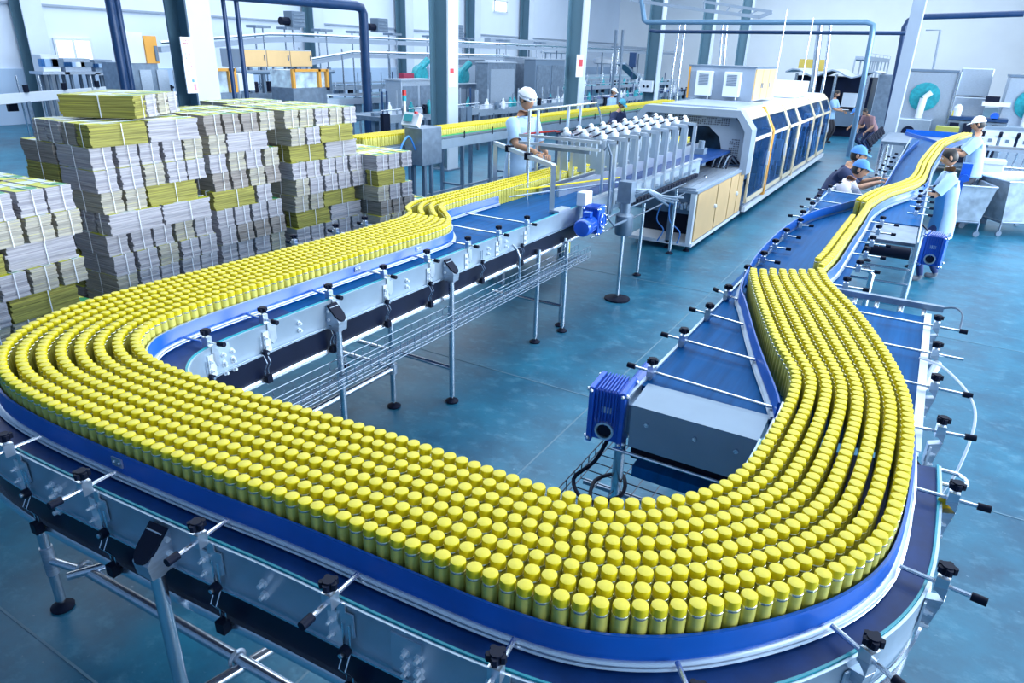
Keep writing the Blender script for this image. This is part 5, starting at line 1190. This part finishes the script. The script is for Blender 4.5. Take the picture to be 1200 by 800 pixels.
# dark framed conveyor rack right of the piles
rack('frame_conveyor', 'dark framed rack conveyor behind the control box, between piles and thick column', -11.3, 13.0, 17.2, 1.15, .9, STEEL_D, .7, rails=4, legmat=GREY)
rack('frame_conveyor', 'steel framed rack conveyor right of the thick column behind the white-capped worker', -11.6, 17.6, 25.5, 1.05, 1.0, STEEL, .8, rails=4, legmat=STEEL_D)
rack('frame_conveyor', 'low dark rack conveyor with many legs in the far middle of the hall', -12.2, 27.0, 43.0, .95, 1.2, CHAIN, .9, rails=3, legmat=GREY)
# elevated conveyor on posts with box motors
ev = thing('elevated_conveyor', 'grey elevated conveyor carried on thin posts along the left wall', 'conveyor', (-20, 25, 0))
MB().ptube([(-20, 13.5, 2.62), (-20, 17.5, 2.98), (-20, 19, 3.02), (-20, 75 - 14, 3.10)], .05, 6).build('guide_rail', PIPE, ev)
MB().prism([(13.5, 2.35), (17.5, 2.72), (19, 2.78), (61, 2.85), (61, 3.0), (19, 2.95), (17.5, 2.88), (13.5, 2.5)], -20.4, -20.0, 'x').build('trough', LIGHTGREY, ev)
for k, y in enumerate((17.3, 18.6, 20.2, 22.0, 24.2, 26.8, 29.6, 33, 37, 42, 48, 55)):
    for x in (-20.0, -20.4): MB().tube((x, y, 0), (x, y, 3.2), .03, 6).build('post', PIPE, ev)
    MB().box2((-20.45, y - .3, 3.16), (-19.95, y + .3, 3.24)).build('cross_head', STEEL_D, ev)
e2 = thing('lower_elevated_conveyor', 'lower elevated conveyor curving up on posts under the long grey one', 'conveyor', (-18.6, 25, 0))
MB().ptube([(-18.6, 16.8, 1.9), (-18.6, 18.0, 2.25), (-18.6, 20, 2.50), (-18.6, 31, 2.50)], .045, 6).build('guide_rail', PIPE, e2); MB().prism([(16.8, 1.7), (18, 2.05), (20, 2.3), (31, 2.3), (31, 2.44), (20, 2.44), (18, 2.18), (16.8, 1.84)], -18.95, -18.62, 'x').build('trough', LIGHTGREY, e2)
for y in (17.5, 19.5, 22, 24.5, 27.5, 30.5): MB().tube((-18.6, y, 0), (-18.6, y, 2.6), .03, 6).build('post', PIPE, e2)
for i, (u, v) in enumerate(((347, 29), (446, 37), (536, 43))):
    p = PX(u, v, -20); t = thing('drive_motor', ['first', 'second', 'third'][i] + ' grey box motor from the left on top of the elevated conveyor', 'motor', (-20, p.y, 3.24), 'motors on the elevated conveyor')
    MB().box2((-20.3, p.y - .25, 3.24), (-19.9, p.y + .35, 3.75)).build('housing', GREY, t); MB().tube((-20.1, p.y - .25, 3.42), (-20.1, p.y - .6, 3.42), .13, 10).build('barrel', BLACK, t)
    for j in range(4): MB().box2((-19.9, p.y - .2, 3.30 + j * .11), (-19.88, p.y + .3, 3.34 + j * .11)).build('fin', STEEL_D, t)
# stainless machines beyond the thick columns
def steel_machine(nm, lb, x, u0, v0, u1, v1, dep, mat=STEEL, cat='machine', ground=True, det=2):
    t, y0, y1, z0, z1 = solid(nm, lb, cat, x, u0, v0, u1, v1, dep, mat, ground)
    for j in range(det):
        ya = y0 + (y1 - y0) * (j + .08) / det; yb = y0 + (y1 - y0) * (j + .92) / det; d = MB().box2((x, ya, z0 + (z1 - z0) * .25), (x + .02, yb, z1 - (z1 - z0) * .08)).build('door', STEEL if mat is STEEL_D else STEEL_D, t); MB().tube((x + .04, yb - .08, (z0 + z1) / 2), (x + .04, yb - .08, (z0 + z1) / 2 + .2), .02, 6).build('handle', PIPE, d)
    MB().box2((x - dep - .03, y0 - .03, z1), (x + .03, y1 + .03, z1 + .04)).build('lid', STEEL, t); return t
steel_machine('rinser', 'low stainless rinser left of the thick middle column', -13.5, 470, 95, 510, 112, .6, det=2)
steel_machine('steel_cupboard', 'tall stainless cupboard behind the white-capped worker', -13, 572, 74, 603, 138, .45, STEEL_D, det=1, cat='cupboard')
steel_machine('steel_tank_unit', 'stainless unit between the thick middle column and the tall cupboard', -14, 532, 100, 560, 118, .5, STEEL_D, det=2)
steel_machine('capping_machine', 'stainless capping machine with open window right of the tall cupboard', -13.5, 628, 70, 660, 112, .5, GREY, det=2)
steel_machine('label_machine', 'pale labelling machine behind the tall stainless cupboard', -14.7, 604, 68, 628, 90, .5, LIGHTGREY, det=2)
steel_machine('filler_hood', 'stainless filler with glazed hood beneath the elevated conveyor', -16.5, 535, 70, 568, 98, .6, STEEL_D, det=3)
for (u, v, lb) in ((492, 88, 'teal round pump left of the thick middle column'), (542, 90, 'teal round pump right of the thick middle column')):
    p = PX(u, v, -14.5); t = thing('pump', lb, 'pump', (-14.5, p.y, 0), 'teal pumps'); MB().lathe([(.15, -.12), (.3, -.1), (.3, .1), (.15, .12)], (-14.5, p.y, p.z), 14, Matrix.Rotation(PI / 2, 3, 'Y')).build('casing', TEALBELT, t, smooth=True); MB().tube((-14.5, p.y, p.z + .2), (-14.4, p.y + .3, p.z + .45), .12, 8).build('outlet', TEALBELT, t); MB().box2((-14.6, p.y - .15, 0), (-14.4, p.y + .15, p.z - .2)).build('stand', GREY, t)
p = PX(478, 90, -14.2); solo(MB().box2((-14.4, p.y - .2, p.z - .1), (-14.2, p.y + .3, p.z + .1)).box2((-14.35, p.y - .05, 0), (-14.28, p.y + .05, p.z - .1)), 'red_counter', M('dark_red_paint', (.25, .02, .06), .5), 'dark red counter box on a thin stand beside a teal pump', 'box')
# round white lamp shades and a grey band along the far wall
bd = MB().box2((-22, 34, 3.02), (-21.6, 61, 3.35)).build('cable_duct', LIGHTGREY, None); tag(bd, 'long grey cable duct along the far part of the left wall', 'duct')
for k in range(12): MB().tube((-21.8, 35 + k * 2.2, 2.85), (-21.8, 35 + k * 2.2, 3.05), .04, 5).build('duct_bracket', BLACK, bd)
for k in range(8): MB().tube((-21.8, 35 + k * 3.6, 0), (-21.8, 35 + k * 3.6, 3.02), .05, 6).build('duct_post', GREY, bd)
for (u, v, lb) in ((652, 58, 'pale round vessel top on the line between the thick columns'), (712, 71, 'pale round vessel top right of the second thick column')):
    p = PX(u, v, -23.2); t = thing('round_vessel', lb, 'vessel', (-23.2, p.y, 0), 'pale round vessels'); MB().lathe([(1.0, -.25), (1.1, -.2), (1.1, .1), (.6, .25), (.1, .28)], (-23.2, p.y, p.z), 18).build('vessel', WHITE, t, smooth=True)
    for q in range(4): MB().tube((-23.2 + .8 * math.cos(q * PI / 2), p.y + .8 * math.sin(q * PI / 2), 0), (-23.2 + .8 * math.cos(q * PI / 2), p.y + .8 * math.sin(q * PI / 2), p.z - .2), .05, 6).build('leg', STEEL, t)
# inclined feeder and black speaker-shaped detector in the far middle
a, b = PX(728, 74, -16), PX(746, 92, -16); solo(MB().bar((-16, a.y, a.z), (-16, b.y, b.z), .5, .12).box2((-16.1, b.y - .1, 0), (-15.9, b.y + .1, b.z)).box2((-16.05, a.y - .05, 0), (-15.95, a.y + .05, a.z)), 'inclined_feeder', STEEL_D, 'short dark inclined feeder in the far middle between thick columns', 'feeder')
p = PX(738, 70, -16); solo(MB().box((-15.8, p.y, p.z), (.4, .7, .8), .3, None).box2((-15.85, p.y - .05, 0), (-15.75, p.y + .05, p.z - .3)), 'inspection_head', DKBLUE, 'dark tilted inspection head on a post in the far middle', 'inspection head', bevel=.03)
# white switch boxes and notices on the thick columns
ST = M('white_notice', (.84, .88, .94), .5); RED = M('red_print', (.62, .06, .08), .5); INK = M('grey_print', (.22, .25, .32), .5); PINK = M('pink_print', (.8, .25, .35), .5); LBL = M('blue_print', (.10, .32, .68), .5)
a = PX(211, 43, -9.73); b = PX(233, 109, -9.73)
nt_ = thing('wall_notice', 'tall white notice with red heading and columns of characters on the near column', 'notice', (-9.74, (a.y + b.y) / 2, b.z))
MB().box2((-9.755, a.y, b.z), (-9.735, b.y, a.z)).build('board', ST, nt_)
def glyphs(par, mat, y, z, n, dy, dz, sz, rng, name):
    for i in range(n):
        m = MB(); cy, cz = y + dy * i, z + dz * i
        for k in range(rng.randint(3, 4)):
            if rng.random() < .5: m.box((-9.732, cy + rng.uniform(-.15, .15) * sz, cz + rng.uniform(-.42, .42) * sz), (.004, sz * rng.uniform(.6, .95), sz * .14))
            else: m.box((-9.732, cy + rng.uniform(-.38, .38) * sz, cz), (.004, sz * .13, sz * rng.uniform(.6, .95)))
        m.build(name, mat, par)
rg = random.Random(3); wN = b.y - a.y; hN = a.z - b.z
glyphs(nt_, RED, a.y + wN * .2, a.z - hN * .06, 6, wN * .12, 0, wN * .085, rg, 'character'); glyphs(nt_, RED, a.y + wN * .15, a.z - hN * .11, 6, wN * .145, 0, wN * .12, rg, 'character')
glyphs(nt_, INK, a.y + wN * .30, a.z - hN * .22, 8, 0, -hN * .075, wN * .11, rg, 'character'); glyphs(nt_, RED, a.y + wN * .66, a.z - hN * .22, 8, 0, -hN * .075, wN * .11, rg, 'character')
MB().box2((-9.735, a.y + wN * .66, b.z + hN * .05), (-9.730, a.y + wN * .88, b.z + hN * .17)).build('pink_mark', PINK, nt_); MB().box2((-9.735, a.y + wN * .55, b.z + hN * .2), (-9.730, a.y + wN * .75, b.z + hN * .25)).build('blue_mark', LBL, nt_); MB().box2((-9.735, a.y + wN * .12, b.z + hN * .10), (-9.730, a.y + wN * .22, b.z + hN * .14)).build('blue_mark', LBL, nt_)
a = PX(526, 59, -9.72); b = PX(535, 102, -9.72); n2 = thing('column_notice', 'narrow white notice with a red mark on the thick middle column', 'notice', (-9.73, a.y, b.z)); MB().box2((-9.75, a.y, b.z), (-9.73, b.y, a.z)).build('board', ST, n2); MB().box2((-9.73, a.y + .05, b.z + .3), (-9.725, a.y + .2, b.z + .4)).build('red_mark', RED, n2)
a = PX(677, 64, -9.72); b = PX(683, 90, -9.72); n2 = thing('column_notice', 'small white notice on the edge of the second thick column', 'notice', (-9.73, a.y, b.z)); MB().box2((-9.75, a.y, b.z), (-9.73, b.y, a.z)).build('board', ST, n2); MB().box2((-9.73, a.y + .1, b.z + .3), (-9.725, a.y + .4, b.z + .5)).build('red_mark', RED, n2)
yb = 10 * (0.685 + 0.692 * 3) - .20; a = PY(752, 94, yb); b = PY(765, 108, yb); t = thing('switch_box', 'white switch box with two buttons at the foot of the pipe frame column', 'box', ((a.x + b.x) / 2, yb, b.z)); MB().box2((a.x, yb - .18, b.z), (b.x, yb, a.z)).build('casing', WHITE, t); MB().box2((a.x, yb - .02, b.z + .1), (-9.9, yb + .16, a.z - .1)).build('wall_bracket', GREY, t)
for k in (.35, .65): MB().lathe([(.05, 0), (.04, .03)], (a.x + (b.x - a.x) * k, yb - .18, (a.z + b.z) / 2), 8, Matrix.Rotation(PI / 2, 3, 'X')).build('button', BLACK, t)

# ------------------------------------------------------------------ pipe frames at the far right
def hpipe(label, y, pts, r, mat=DKBLUE):
    q = [PY(u, v, y) for u, v in pts]
    if abs(q[-1].x - q[-2].x) < 1.2 and q[-1].z < 3 and q[-1].z < q[-2].z - .5: q.append(Vector((q[-1].x, q[-1].y, 0.0)))
    return pipe(label, q, r, mat, flanges=False)
hpipe('long horizontal steel pipe across the upper right, upper of two', 24, [(752, 0), (755, 24), (758, 26), (1016, 26), (1023, 29), (1022, 40), (1003, 142)], .08, M('blue_steel_pipe', (.16, .30, .46), .35, .4))
hpipe('long horizontal steel pipe across the upper right, lower of two', 25, [(762, 36), (770, 37), (1062, 39), (1040, 150)], .06, DKBLUE)
hpipe('black pipe arch at the right turning down beside the pale slanted pole', 27, [(1200, 16), (1140, 18), (1072, 20), (1065, 24), (1060, 32), (1036, 164)], .09)
hpipe('thin dark upright pipe just left of the pale slanted pole', 27.2, [(1070, 24), (1044, 164)], .07, GREY)
for i, (u, u2) in enumerate(((797, 789), (803, 797), (847, 843), (852, 848), (962, 954), (974, 966), (730, 727), (722, 719))):
    hpipe(['pale thin riser left of the pipe frame centre', 'second thin riser next to the pale one', 'bundled riser behind the roof cabinet', 'slim bundled riser behind the roof cabinet', 'stout white riser over the glass doors', 'slim riser over the glass doors', 'dark riser left of the inspection head', 'slim dark riser left of the inspection head'][i], 26, [(u, 26 if i < 6 else 35), (u2, 78 if i < 4 else (92 if i < 6 else 86))], .05 if i != 4 else .10, PIPE if i < 6 else GREY)
tr = thing('roof_truss', 'light steel bracket truss carrying the pipes at the upper middle', 'truss', (-8, 24, 3.5))
q = [PY(u, v, 24) for u, v in ((740, 0), (825, 12), (890, 20), (905, 14), (825, 2))]
for i in range(3): MB().bar(q[i], q[i + 1], .08, .10).build('chord', LIGHTGREY, tr)
MB().bar(q[3], q[4], .06, .08).build('chord', LIGHTGREY, tr)
for s in range(6): MB().bar(q[1].lerp(q[2], s / 5), q[4].lerp(q[3], s / 5), .04, .04).build('web_bar', LIGHTGREY, tr)
pole = thing('slanted_pole', 'thick pale grey pole at the right with a bright edge', 'pole', (PY(1058, 86, 20.0).x, 20.0, 0))
b0 = PY(1058, 86, 20.0); b0.z = 0; MB().box2((b0.x - .13, b0.y - .13, 0), (b0.x + .13, b0.y + .13, 7)).build('pole', LIGHTGREY, pole); MB().box2((b0.x + .13, b0.y - .10, 0), (b0.x + .15, b0.y + .10, 7)).build('edge_strip', WHITE, pole); MB().box2((b0.x - .22, b0.y - .22, 0), (b0.x + .22, b0.y + .22, .03)).build('base_plate', GREY, pole)
th = hpipe('thin grey line pipe along the wall right of the pale pole', 40, [(1085, 35), (1102, 35), (1094, 78)], .05, LIGHTGREY)
# canopy machine
cn = thing('canopy_machine', 'dark open machine bay under a wavy grey canopy beyond the glass doors', 'machine', (-3.7, 31, 0))
c0, c1 = PY(942, 92, 30), PY(1012, 150, 30)
MB().box2((-5.1, 30.6, 0), (-2.4, 33, 2.15)).build('dark_bay', NAVY, cn)  # solid dark block stands in for the shade inside the open bay
n = 14; vs = []
for j in (0, 1):
    for i in range(n + 1): x = -5.4 + 3.3 * i / n; vs.append((x, 29.6 + 3.4 * j, 2.30 + .12 * math.sin(i * 1.1)))
MB().add(vs + [(p[0], p[1], p[2] - .05) for p in vs], [(i, i + 1, n + 2 + i, n + 1 + i) for i in range(n)] + [(2 * n + 2 + i, 3 * n + 3 + i, 3 * n + 4 + i, 2 * n + 3 + i) for i in range(n)] + [(i, 2 * n + 2 + i, 2 * n + 3 + i, i + 1) for i in range(n)]).build('canopy', LIGHTGREY, cn, smooth=True)
for x in (-5.0, -4.3, -3.6, -2.5): MB().box2((x - .05, 29.8, 0), (x + .05, 29.9, 2.25)).build('post', PIPE, cn)
MB().box2((-5.0, 30.2, .4), (-2.5, 30.6, .95)).build('bench', GREY, cn)
MB().box2((-2.2, 30.5, 0), (-1.6, 31.2, 2.3)).build('end_panel', STEEL_D, cn); MB().box2((-3.3, 30.4, 1.1), (-2.8, 30.6, 1.6)).build('white_panel', WHITE, cn)  # end panel, and a plain white panel in front of the bay
solo(MB().box2((-5.6, 33.4, 2.3), (-4.6, 34, 2.75)).box2((-5.2, 33.6, 0), (-5.0, 33.8, 2.3)), 'yellow_panel', M('dull_yellow', (.55, .42, .08), .5), 'dull yellow panel behind the wavy grey canopy', 'panel')
rack('upper_walkway', 'grey raised rail with hanging brackets beyond the wavy canopy', -3.0, 34, 46, 2.9, .5, LIGHTGREY, 2.2, cat='walkway', rails=0)
# filling machines with teal discs on the right
def disc_machine(label, x, y, s=1.0, blank=False):
    t = thing('disc_machine', label, 'machine', (x, y, 0), 'machines with teal discs')
    MB().box2((x - .62 * s, y, .1), (x + .62 * s, y + 1.0, 2.5 * s)).build('housing', STEEL, t, bevel=.02)
    MB().box2((x - .55 * s, y - .55, .1), (x + .30 * s, y, 1.35 * s)).build('lower_unit', STEEL, t, bevel=.03)
    if not blank:
        RY = Matrix.Rotation(PI / 2, 3, 'X'); d = MB().lathe([(.36 * s, 0), (.36 * s, .04), (.30 * s, .05), (.05, .05)], (x - .02, y, 1.88 * s), 22, RY).build('disc', TEALBELT, t, smooth=True)
        MB().tube((x - .05, y - .12, 1.35 * s), (x - .03, y - .12, 1.85 * s), .09, 10).build('neck', WHITE, t, smooth=True); MB().tube((x - .03, y - .12, 1.85 * s), (x + .12, y - .1, 2.0 * s), .07, 10).build('elbow', WHITE, t, smooth=True)
        MB().lathe([(.16 * s, 0), (.16 * s, .03)], (x - .2, y - .55, 1.0 * s), 16, RY).build('dark_port', NAVY, t)
    for xx in (x - .5 * s, x + .5 * s): MB().box2((xx - .05, y + .3, 0), (xx + .05, y + .5, .1)).build('foot', GREY, t)
    MB().box2((x - .64 * s, y - .02, 2.5 * s), (x + .64 * s, y + 1.02, 2.56 * s)).build('top_rim', GREY, t); MB().box2((x + .62 * s, y - .05, .1), (x + .68 * s, y + 1.0, 2.52 * s)).build('edge_post', PIPE, t)
    return t
disc_machine('stainless machine with a teal disc and white neck right of the pale pole', -.40, 22.3, 1.0)
disc_machine('stainless machine with a teal disc cut by the right edge of the photo', 1.95, 22.0, .98)
steel = solo(MB().box2((.28, 22.6, 1.95), (1.0, 23.5, 2.62)).box2((.28, 22.55, .1), (1.0, 23.5, 1.92)), 'grey_switch_cabinet', STEEL, 'tall pale grey switch cabinet between the two teal disc machines', 'cabinet', bevel=.02)
t = thing('bench_line', 'work bench line with dark top and blue fittings between the teal disc machines', 'bench', (1.0, 21.4, 0))
MB().box2((.25, 21.2, 1.42), (1.5, 21.7, 1.50)).build('top', DKBLUE, t); MB().box2((.25, 21.25, .3), (1.5, 21.65, 1.40)).build('cabinet', STEEL_D, t); MB().box2((.9, 21.9, 1.75), (1.5, 22.3, 1.85)).build('shelf', WHITE, t); MB().box2((.95, 21.95, 1.85), (1.25, 22.2, 1.98)).build('tray', BLACK, t); MB().tube((1.2, 21.4, 1.55), (1.2, 21.2, 1.55), .09, 10).build('blue_motor', MOTOR, t); MB().lathe([(.09, 0), (.10, .2), (.04, .28)], (.40, 21.4, 1.50), 10).build('white_jar', WHITE, t); MB().box2((.3, 21.35, 1.5), (.36, 21.45, 1.62)).build('tap', YELLOW, t)
for k in range(4): MB().box2((.3 + k * .3, 21.18, .4), (.5 + k * .3, 21.22, 1.35)).build('slot', BLACK, t)
a = PY(1100, 135, 19); solo(MB().box2((.02, 19, .9), (.48, 19.4, 1.38)).box2((.05, 19.05, 0), (.1, 19.1, .9)).box2((.4, 19.05, 0), (.45, 19.1, .9)), 'olive_crate', M('olive_paint', (.30, .32, .06), .6), 'olive green crate on a stand beyond the end of the can lane', 'crate')
tb = thing('outfeed_table', 'blue walled outfeed table beyond the end of the narrow can lane', 'table', (-.3, 17.8, 0))
MB().box2((-.9, 16.6, 1.12), (.5, 19.0, 1.18)).build('table_top', STEEL_D, tb); MB().box2((-.55, 18.6, 1.15), (.55, 18.64, 1.30)).build('blue_wall', BLUE, tb); MB().bar((-.55, 18.6, 1.2), (.1, 16.8, 1.2), .03, .1).build('blue_wall', BLUE, tb)
for x in (-.85, .45):
    for y in (16.7, 18.8): MB().tube((x, y, 0), (x, y, 1.12), .035, 8).build('leg', PIPE, tb)
for k in range(12): MB().tube((-.95 - .02 * (k % 2), 15.0 + k * .3, 1.2), (-1.05, 15.0 + k * .3, 1.34), .03, 6).build('knob', BLACK, tb)
# shiny conveyor with white panels at the right edge
wc_ = thing('panel_conveyor', 'white panelled conveyor with wire frame below at the right edge', 'conveyor', (1.6, 16, 0))
MB().box2((.80, 15.9, 1.50), (3.2, 16.6, 1.60)).build('rail', WHITE, wc_); MB().box2((.8, 15.88, 1.60), (3.2, 15.92, 1.66)).build('edge', ALU, wc_)
for k in range(8):
    MB().box2((.82 + k * .27, 15.86, 1.32), (1.04 + k * .27, 15.9, 1.50)).build('panel', WHITE, wc_); MB().tube((.80 + k * .27, 15.85, 1.48), (.80 + k * .27, 15.8, 1.56), .03, 6).build('knob', BLACK, wc_); MB().box2((.90 + k * .27, 15.85, 1.38), (.96 + k * .27, 15.862, 1.44)).build('small_plate', GREY, wc_)
MB().box2((.8, 15.9, 1.22), (3.2, 16.5, 1.27)).build('lower_rail', LIGHTGREY, wc_)
for k in range(16): MB().tube((.95 + k * .14, 15.88, .70), (.99 + k * .14, 15.88, 1.22), .018, 5).build('wire_bar', PIPE, wc_)
for z in (.70, .95): MB().tube((.9, 15.88, z), (3.2, 15.88, z), .018, 5).build('wire_bar', PIPE, wc_)
MB().tube((.95, 15.5, .86), (1.6, 15.5, .90), .07, 12).build('roller', PIPE, wc_, smooth=True)
for x in (.9, 1.9, 3.0): MB().box2((x - .04, 16, 0), (x + .04, 16.1, 1.5)).build('leg', STEEL_D, wc_)
# steel bins on castors, white crate
def steel_bin(label, x, y, rz, w=1.05, d=.75, z0=.26, h=.58):
    t = thing('steel_bin', label, 'bin', (x, y, 0), 'steel bins at the right'); R = Matrix.Rotation(rz, 3, 'Z'); W2 = lambda p: R @ Vector(p) + Vector((x, y, 0))
    lo = [(-w / 2 + .10, -d / 2 + .06), (w / 2 - .10, -d / 2 + .06), (w / 2 - .10, d / 2 - .06), (-w / 2 + .10, d / 2 - .06)]; hi = [(-w / 2, -d / 2), (w / 2, -d / 2), (w / 2, d / 2), (-w / 2, d / 2)]
    m = MB(); th = .02
    vs = [W2((*p, z0)) for p in lo] + [W2((*p, z0 + h)) for p in hi] + [W2((p[0] * .96, p[1] * .96, z0 + h)) for p in hi] + [W2((p[0] * .94, p[1] * .94, z0 + .03)) for p in lo]
    fs = [(3, 2, 1, 0)] + [(i, (i + 1) % 4, 4 + (i + 1) % 4, 4 + i) for i in range(4)] + [(4 + i, 4 + (i + 1) % 4, 8 + (i + 1) % 4, 8 + i) for i in range(4)] + [(8 + i, 8 + (i + 1) % 4, 12 + (i + 1) % 4, 12 + i) for i in range(4)] + [(12, 13, 14, 15)]
    m.add(vs, fs).build('tub', M('galvanised_sheet', (.34, .42, .50), .45, .6, .25, 6), t)
    r = MB().ptube([W2((*p, z0 + h)) for p in hi], .018, 6, closed=True); r.build('rolled_rim', STEEL, t)
    f = MB()
    for i in range(4): f.tube(W2((*[c * 1.0 for c in lo[i]], z0 - .02)), W2((*[c * 1.0 for c in lo[(i + 1) % 4]], z0 - .02)), .018, 6)
    f.build('chassis', STEEL_D, t)
    for p in lo:
        g = MB().tube(W2((*p, .10)), W2((*p, z0)), .016, 6).build('caster_fork', STEEL_D, t); c = W2((*p, .05)); MB().tube(c + R @ Vector((0, -.015, 0)), c + R @ Vector((0, .015, 0)), .05, 12).build('wheel', GREY, g, smooth=True)
    return t
steel_bin('galvanised bin on castors at the right edge, larger in view and in front', 1.50, 14.75, .55, 1.15, 1.0, .26, .66)
steel_bin('galvanised bin on castors half hidden behind the dark-haired worker', .70, 14.1, .3, .60, .80, .26, .58)
cr = thing('white_crate', 'white plastic crate standing behind the galvanised bins', 'crate', (.95, 15.4, .78))
MB().box2((.78, 15.2, .80), (1.22, 15.6, 1.10)).build('tub', WHITE, cr, bevel=.02); MB().box2((.76, 15.18, 1.06), (1.24, 15.62, 1.12)).build('rim', WHITE, cr); MB().box2((.80, 15.22, 0), (1.2, 15.58, .80)).build('stand', STEEL_D, cr)
solo(MB().box2((.52, 13.4, .95), (.66, 13.6, 1.22)).tube((.59, 13.4, 1.0), (.59, 13.3, 1.0), .06, 10).box2((.55, 13.45, 0), (.60, 13.55, .95)), 'small_blue_motor', MOTOR, 'small blue motor on a stand behind the dark-haired worker', 'motor')
MB_ = MB().box2((-4.95, 6.9, .36), (-4.10, 8.6, .42)); t = thing('work_platform', 'low steel work platform under the worker at the portal frame', 'platform', (-4.5, 7.6, 0)); MB_.build('deck', STEEL_D, t)
for x in (-4.9, -4.2):
    for y in (6.95, 8.55): MB().box2((x - .03, y - .03, 0), (x + .03, y + .03, .36)).build('leg', STEEL_D, t)

# valves, brackets and bottles standing on the frame conveyors and teal chains
rv = random.Random(17)
def fittings(t, x, y0, y1, z, n, names=('valve', 'bottle', 'bracket', 'guard_post')):
    for i in range(n):
        y = y0 + (y1 - y0) * (i + rv.random() * .8) / n; k = rv.choice(names); xx = x + rv.uniform(-.35, .1)
        if k == 'valve': MB().tube((xx, y, z), (xx, y, z + .22), .06, 8).tube((xx, y - .1, z + .15), (xx, y + .1, z + .15), .04, 6).build('valve', rv.choice([BLACK, DKBLUE, GREY]), t)
        elif k == 'bottle': MB().lathe([(.07, 0), (.07, .18), (.03, .25), (.03, .3)], (xx, y, z), 8).build('bottle_guide', rv.choice([WHITE, TEALBELT]), t, smooth=True)
        elif k == 'bracket': MB().box2((xx - .05, y - .12, z - .35), (xx + .05, y + .12, z + .08)).build('bracket', rv.choice([GREY, BLACK, STEEL_D]), t)
        else: MB().tube((xx, y, .1), (xx, y, z + .55), .025, 6).build('guard_post', rv.choice([PIPE, STEEL, DKBLUE]), t)
for nm, x, y0, y1, z, n in (('frame_conveyor', -11.3, 13, 17.2, 1.15, 26), ('frame_conveyor.001', -11.6, 17.6, 25.5, 1.05, 40), ('frame_conveyor.002', -12.2, 27, 43, .95, 46), ('teal_conveyor.002', -15.2, 30.5, 46, 1.22, 36), ('teal_conveyor.001', -15.7, 17, 30, 1.15, 30), ('teal_conveyor', -21.2, 15.5, 27, 1.15, 26), ('white_rail_conveyor', -21.2, 9, 15, 1.15, 12)):
    fittings(bpy.data.objects[nm], x, y0, y1, z, n)
